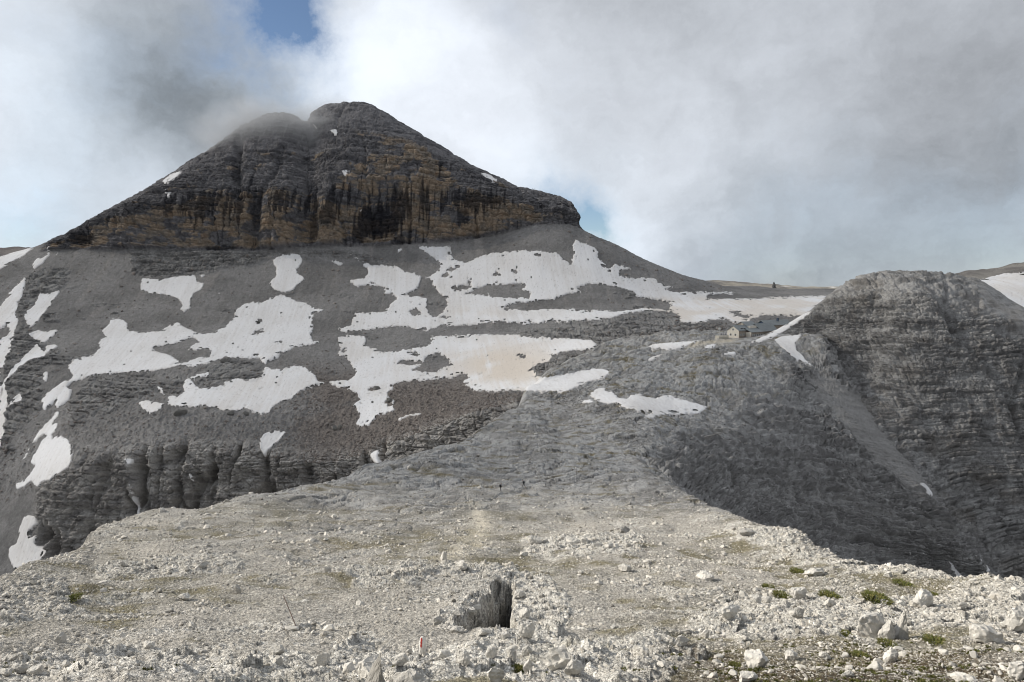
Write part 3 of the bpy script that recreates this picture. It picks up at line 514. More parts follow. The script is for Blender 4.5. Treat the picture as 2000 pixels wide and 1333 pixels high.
if True:                                   # pothole
    rim = blur(raster(PITRIM).astype(f32), 4, 2); deep = blur(raster(PITDEEP).astype(f32), 4, 2)
    rim = sample(rim, u, v) * (T < 8); deep = sample(deep, u, v) * (T < 8)
    jag = fbm(x / .9, y / 1.1, 0 * x, 4, 41, .6); fj, _ = facets(x / .55, y / .6, 44)
    rr2 = np.clip(rim + .55 * jag * ss(.03, .2, rim) * ss(1., .6, rim), 0, 1); dd2 = np.clip(deep + .4 * jag * ss(.03, .2, deep), 0, 1)
    pit = terrace(ss(.25, .8, rr2), 3, .3) * (1.15 + .5 * jag) + terrace(ss(.25, .7, dd2), 5, .3) * 4.8
    pit = pit + (.35 * fj + .2 * jag) * ss(.1, .4, rim)
    pit = np.where(rim < .02, 0, pit)
    g['pit'] = pit
g['smooth'] = P + nn * ((d * 0 + blur(d, 6, 1)) * .6)[..., None]
g['nn'] = nn
P1 = P + nn * d[..., None] - up * pit[..., None]
wq = ss(.15, .5, pit)
for k_ in range(2): P1[..., k_] += wq * .26 * fbm(P1[..., 0] / 1.1, P1[..., 1] / 1.1, P1[..., 2] / .9, 2, 46 + k_, .5)
# colours
k1 = fbm(x / 22, y / 30, 0 * x, 3, 51); k2 = fbm(x / 3.5, y / 4, 0 * x, 4, 52); k3 = perlin(x / .8, y / .8, 0 * x, 53)
base = mix((.37, .352, .32), (.232, .22, .188), ss(-.25, .45, k1 + .5 * k2))
base = mix(base, (.50, .487, .455), ss(.25, .75, outc + .3 * k3 + .3 * (w1 < .35)) * .9)
soil = ss(.05, .4, k2 * .8 + k1 * .7 + .25 * perlin(x / 1.1, y / 1.1, 0 * x, 54)) * (1 - outc)
base = mix(base, (.19, .172, .115), soil * near * .85)
earth = ss(1238, 1300, v - .04 * (u - 1400) + 40 * k2) * ss(1180, 1420, u) * near
base = mix(base, (.075, .058, .038), earth * .95 * ss(.15, .4, w3))
slabc = mix((.40, .396, .388), (.235, .23, .222), ss(-.3, .35, .6 * k2 + .45 * k1 - .5 * fa1 - .5 * fa2))
grass = ss(.05, .45, fbm(x / 16, y / 9, 0 * x, 4, 55) + .25 * k2)
slabc = mix(slabc, (.17, .145, .085), grass * .85 * (1 - .8 * ss(.5, .75, fin)))
base = mix(base, slabc, plate)
pale = np.exp(-((u - (905 + 35 * np.sin((v - 960) / 40.) - (v > 1060) * (v - 1060) * .35)) / (10 + np.clip(v - 960, 0, 200) * .16)) ** 2) * ss(965, 1010, v) * ss(1130, 1075, v)
base = mix(base, (.62, .57, .47), pale * .7)
fl = mix((.40, .392, .382), (.24, .233, .226), ss(-.4, .4, k2 + .9 * beds_))
fl = mix(fl, (.285, .275, .262), chute * .7)
base = mix(base, mix(slabc, fl, flank), np.clip(flank + plat, 0, 1))
path = np.exp(-((v - (666 + (1425 - u) * .11)) / 5.) ** 2) * ss(1335, 1360, u) * ss(1450, 1420, u) * (T > 12)
base = mix(base, (.58, .52, .42), path * .8)
trail = np.exp(-((v - np.interp(u, [1440, 1480, 1510, 1545], [779, 774, 770, 766])) / 1.8) ** 2) * ss(1430, 1450, u) * ss(1550, 1535, u) * flank
base = mix(base, (.40, .37, .32), trail * .8)
base = np.clip(base * (1 + .18 * k3)[..., None], .02, .9)
g['P1'] = P1
log('S1', P1.shape)
og = tag(grid_obj('ground', P1, M_ground, base), kind='structure')

# ---- S2: the mountain
U2 = usteps(-45, 1700, 1.35 / FINE, -600, 2100)
g = surface('S2', S2, U2, S2_COUNTS)
P, T, u, v, n = g['P'], g['T'], g['u'], g['v'], g['n']
k_ = np.pad(P, ((0, 0), (20, 20), (0, 0)), mode='edge').cumsum(1); Pm = (k_[:, 40:] - np.concatenate([0 * k_[:, :1], k_[:, :-41]], 1)) / 41.
k_ = (np.exp(-((u - 1131) / 26) ** 2) * ss(6.02, 5.7, T))[..., None]; Pm[..., 0] = P[..., 0]; P = P * (1 - k_) + Pm * k_; g['P'] = P; n = g['n'] = normals(P)
x, y, z = [P[..., i].astype(f32) for i in range(3)]
sm = sample(snowsoft, u, v)
rk = sample(rockmask, u, v) * ss(2.2, 2.5, T) * ss(6.15, 5.9, T)
rk = np.maximum(rk, .9 * ss(.25, .4, fbm(x / 45, z / 9, y / 60, 4, 59) + .25 * perlin(x / 14, z / 6, y / 30, 58)) * ss(2.05, 2.4, T) * ss(5.6, 5., T) * (.55 + .45 * ss(300, 150, u) + .45 * ss(1020, 1120, u)))
lowc = ss(.3, 1., T) * ss(2.3, 1.95, T) * ss(55, 95, u + 20 * perlin(x / 30, z / 30, 0 * x, 60)) * ss(1060, 980, u)
upc = ss(5.96, 6.03, T) * ss(1145, 1136, u) * ss(60, 110, u)
top = ss(8.0, 8.3, T)
wall = upc * (1 - .55 * ss(7.1, 7.4, T)); ledge = upc * ss(7.1, 7.4, T)
warp = 9 * perlin(x / 90, z / 90, y / 90, 61) + 2.5 * perlin(x / 20, z / 30, y / 20, 62)
st = strata(z + warp, 63)
gul = ridged((x + .15 * z) / 38, z / 170, 0 * x + .3, 3, 64)          # vertical gullies
gul2 = ridged(x / 12, z / 60, 0 * x + .7, 2, 65)
blk, blk2, bid = worley(x / 9, (z + warp) / 7, 66); be = ss(0, .12, blk2 - blk)
vert = np.zeros_like(x); z0_ = np.zeros_like(x)
wz = z + warp * .55 + .06 * x; wa = x + 3 * perlin(x / 15, z / 15, y / 15, 68)
B1 = beds(wz, wa, 6.5, 17., 130); B2 = beds(wz, wa, 2.4, 6., 134)
lz = z + .35 * warp; C1 = beds(lz, wa, 4.2, 9., 138); C2 = beds(lz, wa, 1.7, 3.6, 142)
hor = upc * ((1.9 * st) * (1 - .35 * top) * .6 + (4.2 * B1 + 1.7 * B2) * (1 - .45 * top) - 5.5 * ss(.66, .98, gul) - 1.2 * ss(.66, .98, gul2) + 3.4 * fbm(x / 16, z / 16, y / 16, 4, 67)) * (1 - .45 * top)
# big bays of the wall
bay = lambda uc, w, dep, t0, t1: -dep * np.exp(-((u - uc) / w) ** 2) * ss(t0, t0 + .2, T) * ss(t1, t1 - .3, T)
hor += bay(735, 42, 12, 6.0, 7.3) + bay(600, 26, 14, 6., 8.6) + bay(500, 14, 6, 6., 7.4) + bay(830, 20, 5, 6., 7.3) + bay(860, 16, 5, 6.4, 8.2) + bay(160, 18, 6, 5.95, 7.) + bay(465, 8, 8, 7., 8.6) + bay(1045, 10, 5, 6., 8.)
hor += 10 * np.exp(-((u - 545) / 34) ** 2) * ss(6., 6.1, T) * ss(7.6, 6.9, T) + 8 * np.exp(-((u - 640) / 22) ** 2) * ss(6., 6.1, T) * ss(7.2, 6.8, T) + 6 * np.exp(-((u - 270) / 40) ** 2) * ss(6., 6.1, T) * ss(7.4, 6.9, T)
lg = ridged((x + .1 * z) / 26, z / 80, 0 * x + 1.3, 3, 70)
lst = strata(z + .3 * warp, 71)
lb1, lb2, lid = worley(x / 6, z / 5, 72); le = ss(0, .14, lb2 - lb1)
hor += lowc * (2.2 * C1 + 1.2 * C2 + 1.2 * facets(x / 3, z / 2.4, 74)[0] - 16 * ss(.6, .98, lg) * ss(.8, 1.3, T) + 3.6 * fbm(x / 12, z / 12, y / 12, 4, 73) - sum(a_ * np.exp(-((u + 13 * perlin(x / 14, z / 22, 0 * x, 69) + 5 * perlin(x / 5, z / 6, 0 * x, 57) - c_) / (w_ * (1.1 + .7 * perlin(z0_ + c_, z / 12, z0_, 56)))) ** 2) * .75 * ss(-.5, .2, perlin(z0_ + c_ * .37, z / 18, z0_, 55)) for c_, w_, a_ in GULLIES) * ss(.7, 1.2, T) * ss(2.15, 1.9, T)) * ss(2.35, 1.9, T)
# rock bands and rubble on the apron
apron = (1 - upc) * (1 - lowc)
rb1, rb2, rid = worley(x / 6.5, y / 7.5, 75); re_ = ss(0, .15, rb2 - rb1)
rst = strata(z + .5 * warp, 76)
hor += rk * apron * (3.0 * C1 + 1.3 * C2 + 2.2 * fbm(x / 9, y / 9, z / 9, 4, 77))
tal = ss(4.3, 2.6, T) * ss(1.9, 2.2, T) + .25 * ss(4.2, 5.2, T) * 0
w1, w2, wid = worley(x / 3.4, y / 4.2, 78); w3, w4, wid3 = worley(x / 1.7, y / 2.2, 79)
vert += apron * (1 - rk) * (tal * (1.5 * np.clip(1 - w1 * 1.7, 0, 1) * (wid > .45) * wid + .8 * np.clip(1 - w3 * 1.6, 0, 1) * wid3) + .35 * np.clip(1 - w3 * 1.7, 0, 1) * (wid3 > .8) * 1.4)
vert += apron * (2.2 * perlin(x / 45, y / 45, 0 * x, 80) + 1.0 * fbm(x / 16, y / 16, 0 * x, 3, 81) * ss(3.8, 2.6, T) + .3 * fbm(x / 5, y / 6, 0 * x, 3, 82))
rill = perlin(x / 5, y / 70, 0 * x, 83)
vert += apron * (1 - rk) * .22 * rill * ss(3.6, 4.6, T)
vert *= 1 - ss(8.8, 9.3, T)
keep = 1 - .88 * ss(.45, .95, sm) * (1 - upc)
hv = np.stack([n[..., 0] * .5, -np.ones_like(x) * .95, .25 + 0 * x], -1); hv /= np.linalg.norm(hv, axis=-1, keepdims=True)
g['nn'] = n * np.sign(n[..., 2:3])
g['smooth'] = P + hv * (blur(hor, 5, 1) * keep)[..., None] * .6 + up * (blur(vert, 5, 1) * keep)[..., None]
fc_, gc_ = facets(wa / 7, wz / 4.5, 170); fd_, gd_ = facets(wa / 2.8, wz / 2., 171)
hor += (upc + lowc + rk * apron) * (1.6 * fc_ + .9 * fd_ - 1.5 * (1 - ss(0, .12, gc_)) - .8 * (1 - ss(0, .18, gd_))) * (1 - .3 * top)
hor += (upc * .7 + lowc * .8 + rk * apron * .6) * crag(x, y, z * 1.7, 8., 97)
P1 = P + hv * (hor * keep * ss(9.95, 9.6, T))[..., None] + up * (vert * keep)[..., None]
# jagged skyline
P1[..., 2] += (upc * ss(8.6, 9., T) * ss(9.6, 9.1, T)) * (1.6 * fbm(x / 7, y / 30, 0 * x, 3, 85))
k1 = fbm(x / 60, z / 40, y / 60, 3, 86); k2 = fbm(x / 12, z / 9, y / 12, 4, 87); k3 = perlin(x / 3, z / 3, y / 3, 88)
scree = mix((.27, .262, .254), (.196, .19, .184), ss(-.35, .4, k1 + .22 * rill + .3 * k2))
scree = mix(scree, (.33, .31, .29), ss(.1, .6, fbm(x / 14, y / 90, 0 * x, 3, 89) + .3 * k2) * .5)
brown = ss(3.9, 2.9, T) * ss(560, 640, u + 60 * k1) * ss(1020, 900, u)
scree = mix(scree, (.21, .183, .163), brown * .8)
rock = mix((.32, .312, .30), (.19, .185, .18), ss(-.4, .4, k2 + .6 * (C1 - .5)))
col = mix(scree, rock, np.clip(rk, 0, 1))
col = mix(col, mix((.45, .43, .405), (.26, .247, .235), ss(-.4, .4, k2 + .7 * (C1 - .5))), lowc)
cl = mix((.215, .208, .212), (.125, .122, .128), ss(-.35, .35, k2 + .9 * (B1 - .5)))
otop = np.interp(u, [100, 250, 420, 520, 640, 760, 830, 900, 1040, 1130], [7.0, 6.95, 7.35, 7.45, 7.1, 8.15, 8.3, 7.4, 6.95, 6.6])
om = ss(.05, .25, 1.3 * fbm(x / 26, z / 16, y / 40, 4, 90) - .1 + .5 * (B1 - .5) + .8 * ss(otop + .15, otop - .25, T) - .38 - .5 * ss(1020, 1070, u) - .2 * ss(300, 200, u)) * ss(6.02, 6.1, T)
ora = mix((.37, .285, .20), (.28, .24, .195), ss(-.2, .3, k2))
ora = mix(ora, (.36, .235, .14), ss(.2, .5, fbm(x / 9, z / 6, 0 * x, 3, 95)) * .5)
cl = mix(cl, ora, om * .8 * (1 - top))
drip = fbm(x / 4.2, z / 55, 0 * x + .2, 4, 91); drip2 = perlin(x / 1.7, z / 40, 0 * x + .6, 92)
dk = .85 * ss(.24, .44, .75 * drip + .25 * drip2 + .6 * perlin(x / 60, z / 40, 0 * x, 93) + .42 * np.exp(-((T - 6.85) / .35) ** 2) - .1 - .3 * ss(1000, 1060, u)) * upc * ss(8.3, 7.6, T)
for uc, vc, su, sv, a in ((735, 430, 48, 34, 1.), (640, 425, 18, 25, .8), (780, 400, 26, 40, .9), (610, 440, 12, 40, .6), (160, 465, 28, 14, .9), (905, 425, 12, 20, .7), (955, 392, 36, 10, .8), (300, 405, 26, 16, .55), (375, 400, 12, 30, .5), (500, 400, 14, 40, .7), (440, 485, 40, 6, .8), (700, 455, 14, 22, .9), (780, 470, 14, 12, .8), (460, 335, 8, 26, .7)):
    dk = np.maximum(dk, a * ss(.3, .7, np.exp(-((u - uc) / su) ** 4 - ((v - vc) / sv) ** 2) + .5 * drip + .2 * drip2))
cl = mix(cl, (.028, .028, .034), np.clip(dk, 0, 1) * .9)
col = mix(col, cl, upc)
col = np.clip(col * (1 + .22 * k3)[..., None], .012, .9)
g['P1'] = P1; g['x'] = x; g['y'] = y
log('S2', P1.shape)
om_ = tag(grid_obj('mountain', P1, M_mount, col), kind='structure')

# ---- S3: the bedded dome beside the hut
U3 = usteps(1430, 2060, 1.35 / FINE, 1380, 2500, 16)
g = surface('S3', S3, U3, S3_COUNTS)
P, T, u, v, n = g['P'], g['T'], g['u'], g['v'], g['n']
x, y, z = [P[..., i].astype(f32) for i in range(3)]
sm = sample(snowsoft, u, v)
warp = 1.6 * perlin(x / 30, z / 30, y / 30, 101) + .5 * perlin(x / 8, z / 12, y / 8, 102) - .03 * x
a_ = perlin(0 * x + .3, (z + warp) / 3.4, x / 90, 103); b_ = perlin(0 * x + 1.3, (z + warp) / 1.35, x / 40, 104)
st = .6 * np.tanh(a_ * 7) + .5 * np.tanh(b_ * 6)
w1, w2, wid = worley(x / 3.2, (z + warp) / 1.9, 105); e1 = ss(0, .15, w2 - w1)
crack = lambda c, wd: np.exp(-((u - np.interp(v, [p[1] for p in c], [p[0] for p in c])) / wd) ** 2) * ss(c[0][1] - 8, c[0][1] + 8, v) * ss(c[-1][1] + 30, c[-1][1] - 10, v)
gline = lambda q: np.interp(q, [535, 590, 640, 672, 720, 780, 850, 900, 1000], [1806, 1832, 1852, 1886, 1926, 1966, 1990, 2012, 2050])
uj = u + 7 * perlin(x / 6, z / 5, y / 6, 160) + 3 * perlin(x / 2, z / 2, y / 2, 161)
gl = 4.5 * ss(-5, 7, uj - gline(v)) * ss(560, 600, v) * ss(2110, 2040, u) + 2.5 * np.exp(-((uj - gline(v)) / 6) ** 2) * ss(545, 580, v)
gl += np.exp(-((uj - np.interp(v, [545, 640], [1845, 1858])) / 5) ** 2) * ss(670, 630, v) * 3 + np.exp(-((uj - np.interp(v, [560, 640], [1712, 1700])) / 4) ** 2) * ss(660, 620, v) * 1.5 + np.exp(-((uj - 1754) / 4) ** 2) * ss(822, 832, v) * ss(885, 870, v) * 2.5 + np.exp(-((uj - np.interp(v, [1040, 1150], [1900, 1915])) / 10) ** 2) * ss(1030, 1050, v) * 4 + np.exp(-((uj - np.interp(v, [700, 780, 880], [2010, 1984, 1996])) / 7) ** 2) * ss(690, 710, v) * ss(900, 860, v) * 3
sl3 = ss(.93, .75, np.abs(n[..., 2]))
E1 = beds(z + warp, x + .6 * perlin(x / 6, z / 6, y / 6, 119), 2.6, 9., 150); E2 = beds(z + .8 * warp, x, 1.05, 3., 154)
F1_, G1_ = facets(x / 2.6, (z + warp) / 1.7, 158); F2_, G2_ = facets(x / 1.2, (z + warp) / .9, 159)
dd = sl3 * (-.6 * (1 - ss(0, .16, G1_)) - .25 * (1 - ss(0, .2, G2_)) + .6 * F1_ + .3 * F2_) + 3.0 * E1 * (.55 + .8 * ss(-.3, .3, perlin(x / 16, z / 9, y / 16, 116))) + 1.2 * E2 + 1.8 * fbm(x / 12, y / 12, z / 12, 4, 106, .5) + .5 * fbm(x / 2.2, y / 2.2, z / 2.2, 3, 107) + .5 * crag(x, y, (z + warp) * 1.8, 6., 117) - gl - 1.2 * np.clip(ridged(x / 17, z / 60, 0 * x, 2, 108) - .55, 0, 1) * 2
edge = ss(4.98, 4.5, T)
dd *= 1 - .5 * ss(3.2, 4., T)
dd *= (.35 + .65 * ss(1500, 1600, u)) * (1 - .85 * ss(.4, .9, sm)) * (.5 + .5 * edge)
no_ = np.stack([n[..., 0], n[..., 1], n[..., 2]], -1); no_ *= np.sign(-no_[..., 1:2] + .3 * no_[..., 2:3])
g['nn'] = no_
g['smooth'] = P + no_ * (blur(dd, 5, 1) * .5)[..., None]
P1 = P + no_ * dd[..., None]; P1[..., 2] += ss(3.6, 4., T) * .8 * fbm(x / 5, y / 9, 0 * x, 3, 110) * ss(1590, 1640, u)
k1 = fbm(x / 40, z / 25, y / 40, 3, 111); k2 = fbm(x / 7, z / 5, y / 7, 4, 112); k3 = perlin(x / 2, z / 2, y / 2, 113)
col = mix((.39, .382, .372), (.21, .204, .198), ss(-.4, .4, k2 + .9 * (E1 - .5)))
col = mix(col, (.27, .245, .215), ss(.1, .5, k1) * .4)
col = mix(col, (.30, .29, .275), ss(3.3, 4., T) * .5)
col = np.clip(col * (1 + .22 * k3)[..., None], .012, .9)
g['P1'] = P1
log('S3', P1.shape)
tag(grid_obj('rock_hill', P1, M_dome, col), kind='structure')

# ---- far plateaus and shoulders
for key, rows, U, c, name, base, bb in (('S4', S4, np.arange(1250, 2001, 2.), [12, 60, 8], 'far_hill', (.42, .38, .32), (.24, .225, .21)),
                              ('S5', S5, np.concatenate([np.arange(1700, 2080, 2.), np.linspace(2080, 2600, 40)]), [40, 90, 12], 'shoulder_hill', (.30, .28, .25), (.2, .185, .17)),
                              ('S6', S6, np.concatenate([np.linspace(-600, -40, 30, endpoint=False), np.arange(-40, 121, 2.)]), [30, 30, 8], 'distant_hill', (.22, .2, .185), (.16, .145, .14))):
    g = surface(key, rows, U, c); P, T, u, v, n = g['P'], g['T'], g['u'], g['v'], g['n']
    x, y, z = [P[..., i].astype(f32) for i in range(3)]
    f = fbm(x / 30, y / 40, 0 * x, 5, 121); st = strata(z + 2 * f, 122)
    dd = (2.6 * f + .8 * st) * ss(2.9, 2.0, T) + .6 * fbm(x / 8, y / 30, 0 * x, 3, 123)
    g['smooth'] = P + up * (blur(dd, 6, 2) * .5)[..., None]; g['nn'] = n * np.sign(n[..., 2:3])
    P1 = P + up * dd[..., None]
    if key == 'S5': P1 = P + up * (dd * (1 - .8 * ss(.4, .9, sample(snowsoft, u, v))))[..., None]
    col = mix(base, bb, ss(-.3, .4, f + .4 * st)) * (1 + .2 * perlin(x / 6, y / 12, 0 * x, 124))[..., None]
    if key == 'S4': col = mix(col, (.78, .75, .70), ss(.2, .3, perlin(x / 45, y / 60, 0 * x, 125) - .1) * ss(1.2, 1.6, T) * ss(2., 1.9, T))
    g['P1'] = P1
    tag(grid_obj(name, P1, M_mount, col), kind='structure')
log('far')
# ---------------------------------------------------------------- snow lying on the slopes: one sheet per patch
up = np.array([0, 0, 1.])
# lowest apron under everything, to the horizon
def snow_sheet(key, label, dirt, polys, holes):
    g = GR[key]; m = np.zeros((MH, MW), bool)
    for p in polys: m |= raster(p)
    for p in holes: m &= ~raster(p)
    s = blur(m.astype(f32), 2)
    u, v = g['u'], g['v']; T = g['T']
    mk = sample(s, u, v)
    if key == 'S1': mk = mk * (T > 8.9)
    if key == 'S2': mk = mk * (T < 9.3)
    if key == 'S3': mk = mk * (T < 4.05)
    r, c = np.where(mk > .12)
    if len(r) == 0: print('no snow', label); return
    r0, r1, c0, c1 = max(r.min() - 1, 0), r.max() + 2, max(c.min() - 1, 0), c.max() + 2
    S = (slice(r0, r1), slice(c0, c1)); P = g['smooth'][S]; n = g['nn'][S]; mk = mk[S]
    x, y, z = [P[..., i].astype(f32) for i in range(3)]
    rag = .36 * perlin(x / 4.5, y / 6, z / 6, 201) + .40 * perlin(x / 1.7, y / 2.2, z / 2, 202)
    rag = rag * np.clip(np.sqrt((mk > .5).sum()) / 55., .3, 1)
    big_ = (mk > .5).sum() > 6000
    if big_: rag = rag - .9 * ss(.28, .5, fbm(x / 10, y / 7, 0 * x, 4, 212)) * ss(1., .93, blur(mk, 5, 1))
    q1, q2, qi = worley(x / 3.6, y / 6., 209)
    rag = rag - .9 * ss(.32, .15, q1) * (qi > .5) * ss(1., .7, mk) - .9 * ss(.2, .1, q1) * (qi > .985)
    th = {'S1': .5, 'S2': .75, 'S3': .8, 'S5': 1.2}[key]
    h = np.clip((mk + rag - .5) * 3.2, -1.6, 1) 
    h = np.where(h > 0, np.sqrt(np.maximum(h, 0)) * th, h * 1.8)
    h = h + .10 * perlin(x / 1.3, y / 4, 0 * x, 203) + .22 * fbm(x / 14, y / 14, 0 * x, 3, 204)
    Q = P + n * h[..., None]
    keep = (mk + rag > .3); f = grid_faces(*mk.shape); kf = keep.ravel()[f].all(1)
    f = f[kf]
    if len(f) == 0: print('no faces', label); return
    idx = np.unique(f); inv = np.zeros(mk.size, int); inv[idx] = np.arange(len(idx)); f = inv[f]
    streak = perlin((x + .12 * y) / 2.6, y / 60, 0 * x, 205) + .5 * perlin((x + .12 * y) / 1.1, y / 40, 0 * x, 206)
    blot = fbm(x / 40, y / 40, 0 * x, 3, 207)
    c = mix((.86, .85, .845), (.72, .70, .68), ss(-.3, .7, .35 * streak + .45 * blot + .25 * perlin(x / .8, y / 3, 0 * x, 210)))
    us, vs = u[S], v[S]
    if dirt > .5: dm = .2 + 1.0 * np.exp(-((us - 985) / 95) ** 2 - ((vs - 718) / 42) ** 2)
    elif key == 'S2' and dirt == .12: dm = .1 + .6 * ss(1180, 1330, us) * ss(575, 590, vs) + .35 * np.exp(-((us - 930) / 60) ** 2 - ((vs - 615) / 14) ** 2)
    else: dm = dirt
    dirt = dm
    c = mix(c, (.74, .665, .58), np.clip(dirt * ss(-.35, .5, blot + .35 * streak + dirt * .4), 0, 1))
    c = mix(c, (.50, .465, .43), ss(.85, .45, mk + rag) * .6)
    speck = ss(.55, .7, perlin(x / .9, y / 1.2, 0 * x, 208) * 1.2)
    c = mix(c, (.3, .27, .25), speck * .5)
    lab_ = np.arange(len(idx))
    while True:                                    # connected pieces
        m0 = lab_[f].min(1); new = lab_.copy()
        for k in range(4): np.minimum.at(new, f[:, k], m0)
        new = new[new]
        if (new == lab_).all(): break
        lab_ = new
    ids, cn = np.unique(lab_, return_counts=True); order = np.argsort(-cn); ids, cn = ids[order], cn[order]
    big = [ids[0]] + [i for i, q in zip(ids[1:], cn[1:]) if q > max(.05 * cn[0], 60)][:3]
    pre = ['', 'broken off piece beside the ', 'smaller broken off piece beside the ', 'smallest broken off piece beside the ']
    for k, i in enumerate(big):
        vm = lab_ == i
        if k == 0 and cn[0] > 3000: vm = vm | ~np.isin(lab_, big) & np.isin(lab_, ids[cn > 8])   # tiny flecks stay with the big field
        ff = f[vm[f].all(1)]; ix = np.unique(ff); iv = np.zeros(len(idx), int); iv[ix] = np.arange(len(ix))
        o = mesh_np('snow_patch', Q.reshape(-1, 3)[idx][ix], iv[ff], M_snow, c.reshape(-1, 3)[idx][ix])
        lb = pre[k] + label; lb = ' '.join(lb.split()[:16]); tag(o, lb, 'snow patch', 'patches of old snow left on the slopes')
for key, label, dirt, polys, holes in SNOW:
    if isinstance(label, str): snow_sheet(key, label, dirt, polys, holes)
    else:
        for lb, p in zip(label, polys): snow_sheet(key, lb, dirt, [p], holes)
log('snow')
# ---------------------------------------------------------------- stones
import bmesh
def ico(sub):
    bm = bmesh.new(); bmesh.ops.create_icosphere(bm, subdivisions=sub, radius=1)
    v = np.array([q.co[:] for q in bm.verts]); f = np.array([[q.index for q in p.verts] for p in bm.faces]); bm.free(); return v, f
def rock_shape(seed, sub, flat=.75, planes=11, rough=.08):
    r = np.random.default_rng(seed); v, f = ico(sub); v = v.copy()
    v *= 1 + .25 * fbm(v[:, 0] * .9 + seed, v[:, 1] * .9, v[:, 2] * .9, 2, seed)[:, None]
    for k in range(planes):
        n = r.normal(size=3); n /= np.linalg.norm(n); h = r.uniform(.5, .85)
        q = v @ n; v -= np.maximum(q - h, 0)[:, None] * n
    if rough: v *= 1 + rough * fbm(v[:, 0] * 3 + seed, v[:, 1] * 3, v[:, 2] * 3, 3, seed + 50)[:, None]
    v *= [1, r.uniform(.65, .95), flat]
    v -= v.mean(0); v /= np.abs(v[:, 0]).max(); return v, f
g1 = GR['S1']; UU1 = U1
PU, PV = proj(g1['P1'])
def ground_at(u, v, t0=0., t1=8.02):
    """point of the near ground seen at photo pixel (u, v)"""
    c = int(np.argmin(np.abs(UU1 - u))); col = PV[:, c]; ok = np.where((g1['T'][:, c] >= t0) & (g1['T'][:, c] <= t1))[0]
    r = ok[np.argmax(col[ok] <= v)] if (col[ok] <= v).any() else ok[-1]
    return Vector(g1['P1'][r, c])
def rand_rot(n, tilt):
    """n rotation matrices: free spin about z, limited tilt"""
    a = rng.uniform(0, 2*np.pi, n); b = rng.normal(0, tilt, n); c = rng.uniform(0, 2*np.pi, n)
    ca, sa, cb, sb, cc, sc_ = np.cos(a), np.sin(a), np.cos(b), np.sin(b), np.cos(c), np.sin(c); o = np.zeros(n); i = o + 1
    Z = lambda c, s: np.stack([c, -s, o, s, c, o, o, o, i], -1).reshape(n, 3, 3)
    X = np.stack([i, o, o, o, cb, -sb, o, sb, cb], -1).reshape(n, 3, 3)
    return Z(ca, sa) @ X @ Z(cc, sc_)
def scatter(name, pts, rad, shapes, tilt, col, mat, smooth=False, parent=None):
    V = []; Fc = []; C = []; off = 0; n = len(pts); which = rng.integers(0, len(shapes), n)
    for k, (sv, sf) in enumerate(shapes):
        i = np.where(which == k)[0]
        if len(i) == 0: continue
        Rm = rand_rot(len(i), tilt); st = np.stack([rng.uniform(.8, 1.25, len(i)), rng.uniform(.7, 1.1, len(i)), rng.uniform(.7, 1.15, len(i))], -1)
        q = sv[None] * (rad[i, None, None] * st[:, None, :]); q = np.einsum('nij,nkj->nki', Rm, q) + pts[i, None, :]
        V.append(q.reshape(-1, 3)); Fc.append((sf[None] + (np.arange(len(i)) * len(sv))[:, None, None] + off).reshape(-1, 3)); off += len(i) * len(sv)
        C.append(np.repeat(col[i], len(sv), axis=0))
    return mesh_np(name, np.concatenate(V), np.concatenate(Fc), mat, np.concatenate(C), smooth, parent)
def pale(n, dark=.15):
    t = rng.uniform(0, 1, n)[:, None]; b = np.array([.575, .552, .51]) * (1 - t) + np.array([.385, .362, .32]) * t
    w = (rng.uniform(0, 1, n) < dark)[:, None]
    return np.where(w, b * rng.uniform(.45, .75, (n, 1)), b * rng.uniform(.85, 1.15, (n, 1)))
T_, P1_ = g1['T'], g1['P1']
rows_ok = np.where((T_[:, 0] > 2.6) & (T_[:, 0] < 8.0))[0]
cols_ok = np.where((UU1 > -45) & (UU1 < 2045))[0]
def pick(n, dens):
    out = []
    while sum(len(o[0]) for o in out) < n:
        r = rng.integers(rows_ok[0], rows_ok[-1], n * 2); c = rng.integers(cols_ok[0], cols_ok[-1], n * 2)
        k = rng.uniform(0, 1, len(r)) < dens[r, c]; out.append((r[k], c[k]))
    r = np.concatenate([o[0] for o in out])[:n]; c = np.concatenate([o[1] for o in out])[:n]
    a = rng.uniform(0, 1, (n, 1)); b = rng.uniform(0, 1, (n, 1))
    p = P1_[r, c] * (1-a) * (1-b) + P1_[r+1, c] * a * (1-b) + P1_[r, c+1] * (1-a) * b + P1_[r+1, c+1] * a * b
    return p, r, c
gx, gy = P1_[..., 0].astype(f32), P1_[..., 1].astype(f32)
cl_ = fbm(gx / 5, gy / 6, 0 * gx, 4, 301); cl2 = fbm(gx / 1.6, gy / 2, 0 * gx, 2, 302)
nopit = (g1['pit'] < .15)
dens = np.clip(.05 + .5 * ss(-.1, .5, cl_ + .5 * cl2) + .45 * g1['outc'] + .45 * ss(1230, 1300, g1['v']), 0, 1) * nopit * (.2 + .8 * ss(960, 1090, g1['v'])) * ss(800, 980, g1['v'])
emask = ss(1235, 1300, g1['v'] - .04 * (g1['u'] - 1400)) * ss(1180, 1420, g1['u']); dens = np.maximum(dens, .95 * emask * nopit)
sh0 = [rock_shape(400 + k, 1, .7, 9, 0) for k in range(14)]; ico0 = [rock_shape(450 + k, 1, .65, 8, .0) for k in range(4)]
v0, f0 = ico(1)
